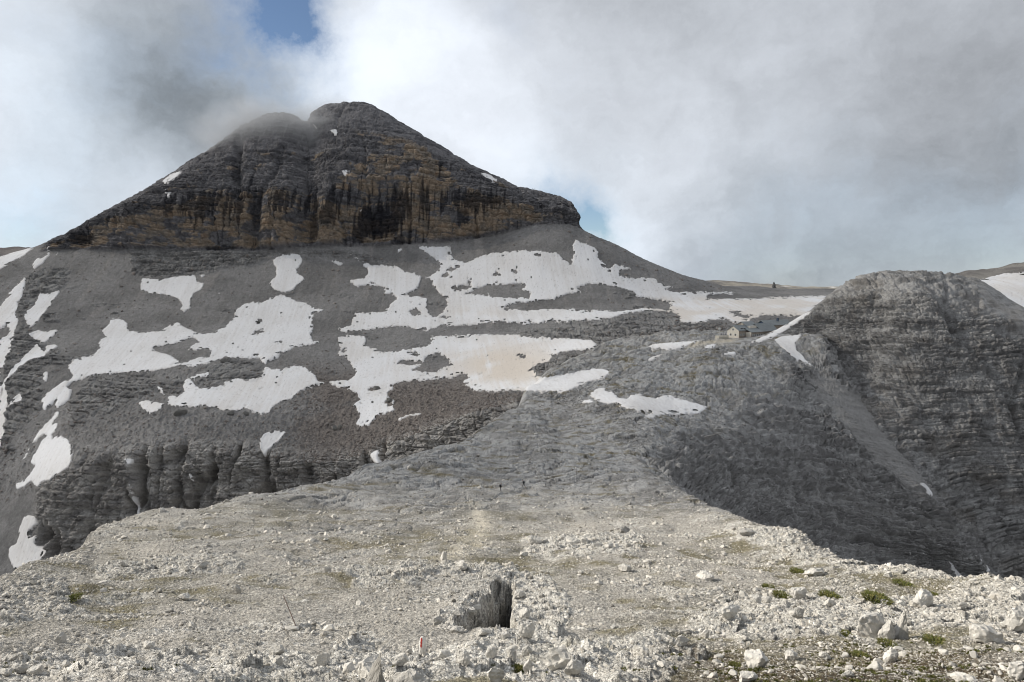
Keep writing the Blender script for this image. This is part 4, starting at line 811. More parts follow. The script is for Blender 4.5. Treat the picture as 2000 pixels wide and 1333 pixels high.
def ico12(seed):
    r = np.random.default_rng(seed); bm = bmesh.new(); bmesh.ops.create_icosphere(bm, subdivisions=1, radius=1); bm.free()
    t = (1 + 5 ** .5) / 2
    v = np.array([(-1,t,0),(1,t,0),(-1,-t,0),(1,-t,0),(0,-1,t),(0,1,t),(0,-1,-t),(0,1,-t),(t,0,-1),(t,0,1),(-t,0,-1),(-t,0,1)]) / 1.9
    f = np.array([(0,11,5),(0,5,1),(0,1,7),(0,7,10),(0,10,11),(1,5,9),(5,11,4),(11,10,2),(10,7,6),(7,1,8),(3,9,4),(3,4,2),(3,2,6),(3,6,8),(3,8,9),(4,9,5),(2,4,11),(6,2,10),(8,6,7),(9,8,1)])
    v = v * (1 + r.uniform(-.3, .3, (12, 1))) + r.normal(0, .1, (12, 3)); v[:, 2] *= r.uniform(.5, .85); v[:, 1] *= r.uniform(.65, 1); return v, f
NS = 150000
p, r, c = pick(NS, np.clip(dens + .2 * nopit * ss(820, 1040, g1['v']), 0, 1)); s = 1.6 * rng.uniform(.012, 1, NS) ** (-1 / 2.5); s = np.minimum(s, 9)
rad = s * p[:, 1] / F * .5; p[:, 2] += rad * .12
far_ = ss(1000, 900, g1['v'][r, c])[:, None]; o = scatter('gravel', p, rad, [ico12(k) for k in range(16)], .5, pale(NS) * (1 - .35 * far_), M_stone)
tag(o, kind='stuff')
NB = 6000
p, r, c = pick(NB, np.clip(dens * (.04 + 1.1 * ss(.1, .5, cl_ + .4 * cl2) + .5 * g1['outc']), 0, 1)); s = 5.5 * rng.uniform(.02, 1, NB) ** (-1 / 2.6); s = np.minimum(s, 15)
rad = s * p[:, 1] / F * .5; p[:, 2] += rad * .1
o = scatter('rubble', p, rad, sh0, .45, pale(NB, .1), M_stone); tag(o, kind='stuff')
fk = (g1['T'] > 8.8) & (g1['T'] < 12.4) & (g1['u'] > 1040) & (g1['u'] < 1960) & (sample(snowsoft, g1['u'], g1['v']) < .2)
i = np.flatnonzero(fk); i = rng.choice(i, 13000); p = g1['P1'].reshape(-1, 3)[i].copy(); n_ = len(p); s = np.minimum(1.7 * rng.uniform(.02, 1, n_) ** (-1 / 2.7), 7); rad = s * p[:, 1] / F * .5
t = rng.uniform(0, 1, (n_, 1)); o = scatter('slope_rubble', p, rad, sh0, .5, np.array([.36, .35, .335]) * t + np.array([.19, .183, .175]) * (1 - t), M_stone); tag(o, kind='stuff')
# rubble of the boulder slope across the valley
g2 = GR['S2']; ok = (g2['T'] > 2.0) & (g2['T'] < 5.9) & (sample(snowsoft, g2['u'], g2['v']) < .25) & (g2['u'] > -30) & (g2['u'] < 1420)
w = ok * (.03 + .9 * ss(3.9, 2.6, g2['T']) * ss(520, 640, g2['u'] + 40 * perlin(g2['x'] / 30, g2['y'] / 30, 0 * g2['x'], 310)) * ss(1060, 960, g2['u']) + .22 * ss(3.6, 2.6, g2['T']) + .05 * ss(4.6, 5.2, g2['T']) * ss(0, .4, perlin(g2['x'] / 12, g2['y'] / 30, 0 * g2['x'], 311)))
i = np.flatnonzero(w > 0); pr = w.ravel()[i]; i = rng.choice(i, 15000, p=pr / pr.sum())
p = g2['P1'].reshape(-1, 3)[i].copy(); n_ = len(p); s = 1.9 * rng.uniform(.02, 1, n_) ** (-1 / 2.6); s = np.minimum(s, 9); rad = s * p[:, 1] / F * .5
t = rng.uniform(0, 1, (n_, 1)); colr = (np.array([.30, .27, .245]) * t + np.array([.19, .165, .15]) * (1 - t))
o = scatter('scree_rubble', p, rad, sh0, .5, colr, M_stone); tag(o, kind='stuff')
log('gravel')
# ---------------------------------------------------------------- boulders one can point at
def boulder(u, v, w, h, label, seed=None, tone=1., cat='boulder', lean=0., planes=13, group=None, pt=None, sub=4, flat=None, name='boulder'):
    p = pt if pt is not None else ground_at(u, v); k = p.y / F
    W_, H_ = w * k, h * k; seed = seed if seed is not None else int(u * 7 + v)
    sv, sf = rock_shape(seed, sub, 1., planes, .10)
    r = np.random.default_rng(seed)
    sv = sv * [W_ / 2, W_ / 2 * r.uniform(.6, .9), 1]; zz = sv[:, 2]; zz = (zz - zz.min()) / (zz.max() - zz.min()); sv[:, 2] = zz * H_ * 1.3 - H_ * .3
    sv[:, 0] += lean * np.maximum(sv[:, 2], 0)
    sv += .05 * W_ * np.stack([perlin(sv[:, 0] / W_ * 9, sv[:, 1] / W_ * 9, sv[:, 2] / W_ * 9, seed + i) for i in range(3)], -1)
    c = np.array([.52, .504, .47]) * tone * (1 + .3 * fbm(sv[:, 0] / W_ * 4, sv[:, 1] / W_ * 4, sv[:, 2] / W_ * 4, 3, seed + 7))[:, None]
    o = mesh_np(name, sv, sf, M_stone, c, smooth=False); o.location = p
    o.rotation_euler.z = r.uniform(-.5, .5)
    tag(o, label, cat, group); return o
BL = [
 (1697,1240,72,46,'bulky rounded block joined to the foot of the split standing rock',1,.97),
 (1990,1232,66,50,'big cream boulder cut by the right edge of the picture',2,1.05),
 (1925,1252,66,30,'long low white boulder just left of the big cream edge boulder',3,1.08),
 (1475,1305,56,32,'smooth white slab boulder lying on the dark stony soil',4,1.12),
 (1458,1334,42,20,'white boulder at the bottom edge below the smooth slab',5,1.1),
 (1741,1292,32,28,'pointed white stone leaning on the dark stony soil',6,1.15),
 (1802,1184,50,34,'white heaped boulder with a pointed top behind the split standing rock',7,1.1),
 (1560,1172,42,24,'crumbly white boulder left of the green cushions',8,1.05),
 (1475,1176,24,14,'round pale stone, left one of a touching pair',9,1.0),
 (1496,1177,22,12,'round pale stone, right one of a touching pair',10,.97),
 (1560,1212,26,19,'squarish grey stone with a flat shaded front',11,.75),
 (1425,1206,56,24,'slanted flat slab rising to the right in the pale rubble',12,1.0),
 (1620,1186,30,16,'low white block in the rubble under the two green cushions',13,1.06),
 (1044,1062,36,15,'largest boulder at the left end of the pale boulder row',14,.9),
 (1086,1061,18,7,'low stone right after the largest boulder of the row',15,1.0),
 (1120,1060,32,10,'long pale stone in the middle of the boulder row',16,1.05),
 (1142,1062,20,9,'short pale stone right of the long one in the boulder row',17,1.05),
 (1168,1068,20,8,'greyish stone in the right half of the boulder row',18,.95),
 (1190,1072,20,9,'pale stone before the right end of the boulder row',19,1.05),
 (1226,1070,16,9,'brownish stone at the right end of the boulder row',20,.85),
 (902,1111,24,15,'white boulder with a long shadow above the pothole',22,1.1),
 (1024,1087,20,9,'flat white stone below the boulder row',23,1.12),
 (1096,1090,15,5,'thin white flake of rock below the boulder row',24,1.15),
 (1134,1121,13,7,'little tipped stone right of the pothole rim',25,1.0),
 (1222,1116,32,13,'broken heap shaped stone in the right middle of the gravel',26,.95),
 (1058,1169,13,10,'dark rounded knob on the right rim of the pothole',27,.6),
 (853,1221,24,16,'dark nosed boulder at the left tip of the pothole',28,.8),
 (888,1160,24,9,'low ledge stone above left of the pothole',29,.85),
 (465,1160,18,19,'upright brownish boulder on the left half of the gravel',30,.8),
 (360,1170,30,12,'cracked flat slab left of the upright brownish boulder',31,1.0),
 (312,1158,14,8,'small dark cube shaped stone left of the cracked slab',32,.65),
 (398,1108,22,11,'grey rock in the left cluster of low outcrops',33,.75),
 (640,1118,16,11,'brown topped stone casting a shadow to the right',34,.9),
 (636,1056,12,5,'small white stone high on the left gravel slope',35,1.1),
 (540,1278,36,20,'rough boulder below the leaning pole',36,.9),
 (632,1296,34,22,'pale lump of rock at the lower left of the marked stone',37,1.0),
 (292,1266,32,11,'flat white slab tilted on the lower left gravel',38,1.12),
 (76,1276,26,11,'white slab with a dark hollow at the far left',39,1.0),
 (44,1319,32,18,'grey split boulder in the lower left corner',40,.75),
 (72,1318,32,17,'white block touching the grey split boulder',41,1.1),
 (14,1324,30,13,'pale boulder cut by the lower left edge of the picture',42,.95),
 (130,1306,20,12,'small rounded stone right of the white corner block',43,1.0),
 (1090,1304,76,40,'biggest pale boulder in the rubble below the pothole',44,1.05),
 (1118,1322,46,28,'tilted wedge boulder against the biggest rubble boulder',45,1.0),
 (1000,1302,26,24,'brown based block in the rubble left of the biggest boulder',46,.85),
 (960,1286,28,22,'jagged white rock in the rubble below the pothole',47,1.1),
 (966,1331,42,30,'fluted white rock at the bottom edge below the brown based block',48,1.12),
 (1032,1316,22,26,'upright pale flake right of the brown hollow in the rubble',49,1.0),
 (1030,1285,26,18,'rounded pale stone above the brown hollow',50,1.0),
 (905,1296,34,26,'knobbly pale rock right of the marked stone',51,1.05),
 (868,1284,26,14,'white stone behind the knobbly rock beside the marked stone',52,1.08),
 (780,1300,40,20,'long pale rock in front of the marked stone',53,1.05),
 (800,1281,14,10,'small round stone touching the foot of the marked stone',54,.85),
 (1988,1328,50,34,'white boulder in the lower right corner',55,1.12),
 (1882,1331,52,16,'low white boulder at the bottom edge near the right corner',56,1.1),
 (1610,1288,26,14,'pale stone half sunk in the dark soil',57,1.05),
 (1545,1288,30,18,'dull white stone next to a grass tuft on the dark soil',58,1.0),
 (1655,1322,30,13,'flat white stone near the bottom edge on the dark soil',59,1.0),
 (1250,1282,46,24,'broken pale block at the right end of the lower rubble',60,1.05),
 (1330,1262,36,18,'low pale rock right of the lower rubble',61,1.0),
 (1460,1045,34,11,'grey boulder cluster stone near the right crest',62,.8),
 (1592,1124,44,14,'flat white outcrop stone near the right crest',63,1.05),
 (1376,1130,36,14,'pale rough block on the upper right gravel',64,1.1),
 (1735,1128,20,10,'white stone standing on the right crest',65,1.1),
 (1880,1189,22,10,'small grey slab on the right gravel below the crest',66,.8),
 (240,1108,14,8,'small dark stone on the smooth left slope',67,.6),
 (1215,1040,36,13,'grey humped rock on the gravel right of the trail',68,.7),
 (820,1003,12,6,'small rock on the pale trail below the hikers',69,.7),
 (1030,1242,38,26,'pale rounded rock on the right rim of the pothole, lowest of three',91,1.05),
 (1024,1208,30,20,'pale rock in the middle of the right rim of the pothole',92,1.02),
 (1016,1168,24,14,'white rock at the top of the right rim of the pothole',93,1.1),
 (945,1240,30,10,'flat stone on the near rim of the pothole',94,1.0),
 (985,1250,26,12,'white chipped stone on the near rim of the pothole',95,1.12),
 (968,1143,22,11,'grey stone at the far rim of the pothole',96,.85),
 (925,1192,30,12,'white ledge rock on the left rim of the pothole',97,1.08),
 (895,1206,26,12,'pale rock at the upper left rim of the pothole',98,1.0),
 (918,1206,30,13,'broad sunlit rock hump on the left wall of the pothole',99,1.05),
 (894,1236,34,12,'grey stone at the end of the shaded tail of the pothole',100,.8),
]
for (u, v, w, h, lb, sd, tone) in BL: boulder(u, v, w, h, lb, sd, tone)
def spike(u, v, w, h, label, seed, tone, cuts):
    """tall angular rock: tapered block cut by a few planes"""
    o = boulder(u, v, w, h, label, seed, tone, planes=7); me = o.data
    co = np.empty(len(me.vertices) * 3, f32); me.vertices.foreach_get('co', co); co = co.reshape(-1, 3); H_ = co[:, 2].max()
    t = np.clip(co[:, 2] / H_, 0, 1)[:, None]; co[:, :2] *= 1 - cuts * t; co[:, 0] += (t[:, 0] ** 2) * .12 * H_
    me.vertices.foreach_set('co', co.ravel()); me.update(); return o
spike(1732, 1248, 40, 40, 'front half of the split standing rock, broad and cream', 71, 1.05, .3)
spike(1756, 1246, 34, 58, 'rear half of the split standing rock, tall and shaded', 72, .9, .42)
spike(736, 1342, 52, 70, 'grey pointed slab standing at the bottom edge left of the centre', 73, .6, .5)
spike(866, 1094, 15, 17, 'white upright stone with a rounded top beside the trail pole', 74, 1.15, .35)
boulder(800, 1345, 90, 36, 'dark shaded block ledge right of the grey pointed slab', 75, .8)
boulder(722, 1318, 60, 26, 'white ledge rock above the grey pointed slab', 76, 1.05)
# the rest of the loose stones that can still be told apart as single stones
rows2 = np.where((T_[:, 0] > 3.0) & (T_[:, 0] < 8.0))[0]
used = [(a[0], a[1]) for a in BL]
k_ = 0; tries = 0
KINDS_ = [(1222, 1360, 'white broken stone among others in the rubble along the bottom of the picture', 'white stones in the bottom rubble', (13, 27)),
          (1120, 1222, 'loose pale stone on the gravel level with the pothole', 'loose stones level with the pothole', (9, 18)),
          (1010, 1120, 'small loose stone on the gravel between the hikers and the pothole', 'small stones between hikers and pothole', (6, 13))]
base_ = [rock_shape(600 + i, 3, 1., 13, .1) for i in range(10)]; protos = {}
cnts = [0, 0, 0]
while k_ < 170 and tries < 6000:
    tries += 1
    r = random.randint(rows2[0], rows2[-1]); c = random.randint(int(cols_ok[0]) + 8, int(cols_ok[-1]) - 8)
    u, v = float(PU[r, c]), float(PV[r, c])
    if not nopit[r, c] or dens[r, c] < random.uniform(.25, .8): continue
    for z_, (v0_, v1_, lb, gp, (a, b)) in enumerate(KINDS_):
        if v0_ <= v < v1_: break
    else: continue
    if cnts[z_] >= (85, 45, 40)[z_]: continue
    if T_[r, c] > 7.9 or any(abs(u - p[0]) < 20 and abs(v - p[1]) < 10 for p in used): continue
    cnts[z_] += 1; k_ += 1; used.append((u, v))
    w = random.uniform(a, b) if random.random() < .75 else b * random.uniform(1, 1.25)
    p = Vector(P1_[r, c]); kk = p.y / F; i = random.randrange(10); tone = random.choice((.7, .95, 1.05, 1.12, 1.0))
    if (i, tone) not in protos:
        sv, sf = base_[i]; cc = np.array([.51, .492, .455]) * tone * (1 + .28 * fbm(sv[:, 0] * 2, sv[:, 1] * 2, sv[:, 2] * 2, 3, 640 + i))[:, None]
        o = mesh_np('loose_stone', sv, sf, M_stone, cc, smooth=False); protos[(i, tone)] = o
    else:
        o = protos[(i, tone)].copy(); COL.objects.link(o)
    W_ = w * kk / 2; o.scale = (W_, W_ * random.uniform(.75, 1), W_ * random.uniform(.5, .95)); o.location = p + Vector((0, 0, W_ * .12))
    o.rotation_euler = (random.uniform(-.4, .4), random.uniform(-.4, .4), random.uniform(0, 6.28)); tag(o, lb, 'stone', gp)
log('boulders', k_)
# big blocks across the valley
g2 = GR['S2']; PU2, PV2 = proj(g2['P1'])
def mount_at(u, v, tmin=1.9):
    c = int(np.argmin(np.abs(U2 - u))); col = PV2[:, c]; ok = np.where(g2['T'][:, c] >= tmin)[0]
    r = ok[np.argmax(col[ok] <= v)]; return Vector(g2['P1'][r, c])
for (u, v, w, h, lb, tn) in ((352, 812, 27, 13, 'brown block lying below the second left snowfield', .42), (443, 706, 22, 9, 'squarish boulder on top of the blocky outcrop between snowfields', .45), (450, 812, 15, 8, 'boulder at the lower rim of the snowfield below the outcrop', .4), (480, 813, 14, 8, 'boulder right of the one at the lower snow rim', .4), (759, 786, 14, 9, 'dark boulder standing in the narrow lower tongue of the tan snow basin', .33), (505, 632, 7, 6, 'dark stone lying in the middle of the largest left snowfield', .3), (653, 842, 11, 9, 'brown boulder on the slope under the tan snow basin', .42), (664, 838, 10, 9, 'second brown boulder beside the one under the tan snow basin', .4), (735, 763, 18, 8, 'wide stone at the left edge of the lower snow tongue', .36)):
    boulder(u, v, w, h, lb, tone=tn, pt=mount_at(u, v), sub=3)
# ---------------------------------------------------------------- the hut
def thing(name, label, cat, loc, rz=0, group=None):
    o = bpy.data.objects.new(name, None); COL.objects.link(o); o.location = loc; o.rotation_euler.z = rz; o.empty_display_size = .3
    return tag(o, label, cat, group)
class MB:
    def __init__(s): s.v = []; s.f = []
    def quad(s, pts): k = len(s.v); s.v += [tuple(p) for p in pts]; s.f.append(tuple(range(k, k + len(pts)))); return s
    def box(s, x0, x1, y0, y1, z0, z1):
        p = [(x0,y0,z0),(x1,y0,z0),(x1,y1,z0),(x0,y1,z0),(x0,y0,z1),(x1,y0,z1),(x1,y1,z1),(x0,y1,z1)]; k = len(s.v); s.v += p
        s.f += [tuple(k + i for i in q) for q in ((0,3,2,1),(4,5,6,7),(0,1,5,4),(1,2,6,5),(2,3,7,6),(3,0,4,7))]; return s
    def prism(s, prof, x0, x1):
        """closed profile in (y, z), drawn out along x"""
        n = len(prof); k = len(s.v); s.v += [(x0, y, z) for y, z in prof] + [(x1, y, z) for y, z in prof]
        s.f += [tuple(k + i for i in range(n))[::-1], tuple(k + n + i for i in range(n))] + [(k + i, k + (i+1) % n, k + n + (i+1) % n, k + n + i) for i in range(n)]; return s
    def build(s, name, mat, parent=None, bev=0):
        me = bpy.data.meshes.new(name); me.from_pydata(s.v, [], s.f); me.update(); me.materials.append(mat)
        bm = bmesh.new(); bm.from_mesh(me); bmesh.ops.recalc_face_normals(bm, faces=bm.faces)
        if bev: bmesh.ops.bevel(bm, geom=bm.edges[:], offset=bev, segments=1, affect='EDGES')
        bm.to_mesh(me); bm.free()
        o = bpy.data.objects.new(name, me); COL.objects.link(o); o.parent = parent; return o
M_plaster = plain('cream_plaster', (.74, .69, .60), .9, .5, .1); M_wood = plain('weathered_shingles', (.36, .31, .26), .9, .8, .25)
M_roof = plain('grey_green_sheet_roof', (.225, .245, .248), .55, .35, .15); M_dark = plain('window_glass', (.02, .022, .025), .2, 3., .2)
M_white = plain('white_paint', (.78, .77, .74), .7, 2., .08); M_blue = plain('blue_shutter', (.05, .08, .13), .6, 2., .1); M_conc = plain('concrete', (.50, .47, .40), .9, .6, .15)
PHI = R(38)
O_ = Vector(at(1443, 663.5, 552)); hut = thing('mountain_hut', 'stone and wood mountain hut with grey green roofs on the saddle shelf', 'hut', O_, PHI)
def roof_prof(y0, y1, ze, zr, ov=.5, th=.28):
    ym = (y0 + y1) / 2; sl = (zr - ze) / (ym - y0)
    return [(y0 - ov, ze - ov * sl), (ym, zr), (y1 + ov, ze - ov * sl), (y1 + ov, ze - ov * sl + th), (ym, zr + th), (y0 - ov, ze - ov * sl + th)]
# main house
MB().prism([(0, -5), (10, -5), (10, 6.4), (5, 9.6), (0, 6.4)], 0, 14).build('wall', M_wood, hut)
MB().prism([(-.02, -5), (10.02, -5), (10.02, 6.36), (5, 9.55), (-.02, 6.36)], -.12, -.003).build('gable_wall', M_plaster, hut)
r_ = MB().prism(roof_prof(0, 10, 6.45, 9.65), -.7, 14.).build('roof', M_roof, hut)
MB().box(10.6, 11.5, 4.6, 5.6, 8.2, 11.4).build('chimney', M_conc, r_)
for i, dx in enumerate((3.6, 7.2)):
    dm = MB().prism([(1.0, 6.6), (3.2, 6.6), (3.2, 8.5), (1.0, 8.1)], dx, dx + 2.3).build('dormer', M_roof, hut); MB().box(dx + .25, dx + 2.05, .94, .997, 7.0, 7.9).build('pane', M_dark, dm)
# wing that comes forward
MB().box(8.2, 22.5, -4.6, -.003, -6, 5.2).build('wing_wall', M_wood, hut); MB().box(8.08, 8.197, -4.62, -.1, -6, 5.15).build('wing_gable', M_plaster, hut)
MB().prism([(-5.2, 4.95), (.6, 7.3), (.6, 7.55), (-5.2, 5.22)], 7.8, 22.9).build('wing_roof', M_roof, hut)
# upper block
MB().prism([(3.5, 4), (13, 4), (13, 9.2), (8.2, 11.9), (3.5, 9.2)], 14.02, 27).build('upper_wall', M_wood, hut)
MB().prism(roof_prof(3.5, 13, 9.25, 11.95), 13.4, 27.5).build('upper_roof', M_roof, hut); MB().box(14.02, 22, .62, 3.48, 6.9, 9.2).build('terrace_wall', M_plaster, hut)
# rear wing
MB().box(22.6, 44, -2.4, 9, -5, 5.4).build('rear_wall', M_wood, hut)
MB().prism(roof_prof(-2.4, 9, 5.45, 10.4, .7), 22.95, 44.8).build('rear_roof', M_roof, hut)
def window(x, y, z, w, h, face, mat=M_dark):
    """face 'g': on the gable side (normal -x), 's': on the long side (normal -y)"""
    if face == 'g':
        o = MB().box(x - .06, x - .003, y - w/2, y + w/2, z, z + h).build('window', mat, hut)
        for s_ in (-1, 1): MB().box(x - .09, x - .01, y + s_ * (w * .82) - w * .26, y + s_ * (w * .82) + w * .26, z - .1, z + h + .1).build('shutter', M_white, o)
    else:
        o = MB().box(x - w/2, x + w/2, y - .06, y - .003, z, z + h).build('window', mat, hut)
        for s_ in (-1, 1): MB().box(x + s_ * (w * .82) - w * .26, x + s_ * (w * .82) + w * .26, y - .09, y - .01, z - .1, z + h + .1).build('shutter', M_white, o)
window(-.12, 2.9, 2.6, 1.1, 1.3, 'g'); window(-.12, 6.9, 2.6, 1.1, 1.3, 'g'); window(-.12, 5.0, 6.4, 1.0, 1.2, 'g')
for x_ in (2.4, 6.0): window(x_, 0, 2.7, 1.2, 1.3, 's')
for x_ in (10.4, 13., 15.6, 18.2, 20.8): window(x_, -4.6, 2.2, 1.1, 1.2, 's')
# annex behind
A_ = thing('annex_building', 'dark blue fronted annex with a sheet roof behind the hut', 'annex', O_ + Vector((math.cos(PHI) * 44 - math.sin(PHI) * 6, math.sin(PHI) * 44 + math.cos(PHI) * 6, 2.5)), PHI - R(4))
MB().prism([(0, -9), (11, -9), (11, 6), (5.5, 9.4), (0, 6)], 0, 30).build('wall', M_wood, A_); MB().prism([(.1, 0), (10.9, 0), (10.9, 5.9), (5.5, 9.3), (.1, 5.9)], -.12, -.003).build('gable_front', M_blue, A_)
ra = MB().prism(roof_prof(0, 11, 6.05, 9.45), -.9, 30.6).build('roof', M_roof, A_); MB().box(17, 18.2, 3.6, 4.8, 8.0, 11.2).build('chimney', M_blue, ra)
MB().box(-.2, -.13, 1.0, 2.2, .6, 4.6).build('door', M_white, A_)
# terrace in front of the gable, mast, people
tp = O_ + Vector((-6.6, 6.6, 0)); T0 = Vector(at(1413, 664.5, 548))
ter = thing('terrace_wall', 'cream walled terrace in front of the hut gable', 'terrace', T0, R(6))
MB().box(-3.7, 3.5, -.6, 6.5, -5, 2.9).build('base', M_conc, ter); MB().box(-3.7, 3.5, -.75, -.603, 1.9, 3.5).build('parapet', M_plaster, ter)
mp_ = Vector(at(1405, 661, 552)); mast = thing('weather_mast', 'thin pale weather mast rising behind the terrace', 'mast', mp_)
def tube(name, pts, rad, mat, parent=None, n=8):
    pts = [Vector(p) for p in pts]; rad = rad if isinstance(rad, (list, tuple)) else [rad] * len(pts); V = []; Fc = []
    for i, p in enumerate(pts):
        t = (pts[min(i+1, len(pts)-1)] - pts[max(i-1, 0)]).normalized(); a = t.orthogonal().normalized(); b = t.cross(a)
        V += [tuple(p + (a * math.cos(2*math.pi*k/n) + b * math.sin(2*math.pi*k/n)) * rad[i]) for k in range(n)]
    for i in range(len(pts) - 1): Fc += [(i*n+k, i*n+(k+1) % n, (i+1)*n+(k+1) % n, (i+1)*n+k) for k in range(n)]
    Fc += [tuple(range(n))[::-1], tuple((len(pts)-1)*n + k for k in range(n))]
    me = bpy.data.meshes.new(name); me.from_pydata(V, [], Fc); me.update(); me.materials.append(mat); o = bpy.data.objects.new(name, me); COL.objects.link(o); o.parent = parent; return o
M_metal = plain('galvanised_steel', (.55, .55, .53), .5, 4., .1, .6)
tube('pole', [(0, 0, -3), (0, 0, 8.4)], .11, M_metal, mast); MB().box(-.7, .7, -.25, .25, 6.2, 7.6).build('instrument_box', M_white, mast)

# ---------------------------------------------------------------- people
M_cloth = plain('dark_hiking_clothes', (.018, .018, .022), .9, 20., .2); M_skin = plain('skin', (.42, .27, .2), .6, 20., .1); M_pack = plain('dark_backpack', (.03, .03, .035), .8, 14., .25); M_hair = plain('dark_hair', (.02, .015, .012), .7, 30., .2)
def person(label, loc, rz, stride=0., lean=.06, arms=(.1, .1), pack=True, group='people out on the plateau', h=1.75, poles=False, red=False):
    """x is the walking direction; a skinned figure of one surface"""
    k = h / 1.75; J = {}; E = []
    def j(n, x, y, z, r): J[n] = (Vector((x, y, z)) * k, r * k)
    j('pel', 0, 0, .95, .135); j('sp', lean * .25, 0, 1.12, .125); j('ch', lean * .8, 0, 1.34, .15); j('nk', lean * 1.2, 0, 1.5, .062); j('hd', lean * 1.5 + .02, 0, 1.6, .088); j('hd2', lean * 1.6 + .02, 0, 1.69, .092); j('hd3', lean * 1.6, 0, 1.745, .05)
    j('nose', lean * 1.5 + .125, 0, 1.635, .016)
    E += [('pel', 'sp'), ('sp', 'ch'), ('ch', 'nk'), ('nk', 'hd'), ('hd', 'hd2'), ('hd2', 'hd3'), ('hd', 'nose')]
    for s_, q in (('l', 1), ('r', -1)):
        st = stride * q
        j('hip' + s_, 0, .1 * q, .9, .098); j('kn' + s_, st * .55 + (.06 if st else .01), .1 * q, .5, .066); j('an' + s_, st - (.07 if st < 0 else 0), .1 * q, .09, .045); j('to' + s_, st + .14, .11 * q, .035, .036)
        j('sh' + s_, lean * .9, .2 * q, 1.4, .07); j('el' + s_, lean * .9 - .05 + arms[q > 0] * .5, .25 * q, 1.13, .047); j('wr' + s_, lean * .9 + .1 + arms[q > 0], .24 * q, .93 + arms[q > 0] * .35, .034); j('ha' + s_, lean * .9 + .15 + arms[q > 0], .235 * q, .86 + arms[q > 0] * .4, .03)
        for f_ in range(4):
            j('f%d' % f_ + s_, lean * .9 + .15 + arms[q > 0] + .02 * f_ - .02, .235 * q, (.785 + .008 * abs(f_ - 1.5)) + arms[q > 0] * .43, .0095); E.append(('ha' + s_, 'f%d' % f_ + s_))
        j('th' + s_, lean * .9 + .21 + arms[q > 0], .225 * q, .83 + arms[q > 0] * .42, .011); E.append(('ha' + s_, 'th' + s_))
        E += [('pel', 'hip' + s_), ('hip' + s_, 'kn' + s_), ('kn' + s_, 'an' + s_), ('an' + s_, 'to' + s_), ('ch', 'sh' + s_), ('sh' + s_, 'el' + s_), ('el' + s_, 'wr' + s_), ('wr' + s_, 'ha' + s_)]
    names = list(J); me = bpy.data.meshes.new('skel'); me.from_pydata([J[n][0] for n in names], [(names.index(a), names.index(b)) for a, b in E], [])
    o = bpy.data.objects.new('skel', me); COL.objects.link(o); md = o.modifiers.new('s', 'SKIN'); o.modifiers.new('d', 'SUBSURF').levels = 1
    for i, n in enumerate(names): me.skin_vertices[0].data[i].radius = (J[n][1],) * 2; me.skin_vertices[0].data[i].use_root = n == 'pel'
    dg = bpy.context.evaluated_depsgraph_get(); m2 = bpy.data.meshes.new_from_object(o.evaluated_get(dg)); bpy.data.objects.remove(o)
    root = bpy.data.objects.new('person', m2); COL.objects.link(root); m2.name = 'person'; m2.materials.clear(); m2.materials.append(M_cloth); m2.materials.append(M_skin)
    for p in m2.polygons:
        c = p.center / k; p.use_smooth = True
        p.material_index = 1 if (c.z > 1.5 and c.z < 1.72) or (c.z < .9 + max(arms) * .4 and abs(c.y) > .19 and c.z > .7) else 0
    root.location = loc; root.rotation_euler.z = rz; tag(root, label, 'person', group)
    hv, hf = ico(2); hv = hv * [.105, .098, .095]; hv = hv[:, :] + [lean * 1.6 - .012, 0, 1.70]; mesh_np('hair', hv * k, hf, M_hair, parent=root)
    if pack:
        b = MB().box(-.32 + lean * .4, -.11 + lean * .4, -.16, .16, 1.0, 1.5); bp = b.build('backpack', M_pack, root, .05)
    if poles:
        for q in (1, -1): tube('trekking_pole', [(lean * .9 + .17 + arms[q > 0], .235 * q, .9 + arms[q > 0] * .4), (lean * .9 + .34 + arms[q > 0], .26 * q, .02)], .012, M_metal, root, 6)
    return root
def stand(u, v, Y=None, t0=0, t1=8.02): return ground_at(u, v, t0, t1)
p = ground_at(978.5, 961); person('person with a big dark backpack standing on the knoll, turned to the right', p, R(10), 0., .05, h=1.92)
p = ground_at(1023, 955); person('person striding uphill to the left with a backpack and poles', p, R(172), .30, .16, (.16, .3), poles=True, h=1.9)
p = ground_at(1388, 668, 11, 20); person('tiny person on the yellowish path left of the hut terrace', p, R(70), .12, .05, pack=False)
p = ground_at(1391.5, 684.5, 10, 20); person('tiny person on the rocks below the yellowish path, by a dark boulder', p, R(80), 0., .1)
boulder(1402, 683.5, 9, 4, 'dark boulder beside the tiny person below the hut path', 81, .3, pt=ground_at(1402, 683.5, 10, 20))
tz = T0.z + 2.95
for i, (dx, lb) in enumerate(((-1.2, 'leftmost of three tiny people standing on the hut terrace'), (.3, 'middle one of three tiny people standing on the hut terrace'), (1.7, 'tiny person on the hut terrace nearest to the gable'))):
    person(lb, T0 + Vector((dx, .9 + .3 * i, 2.93)), R(60 + 80 * i), 0., .03, pack=False)
def sky_pt(u):
    c = int(np.argmin(np.abs(U2 - u))); r = int(np.argmin(PV2[:, c])); return Vector(g2['P1'][r, c])
person('left of two specks of people on the right mountain skyline', sky_pt(1040.5) - Vector((0, 0, .1)), R(190), .1, .05); person('right of two specks of people on the right mountain skyline', sky_pt(1043.8) - Vector((0, 0, .1)), R(190), .1, .05)

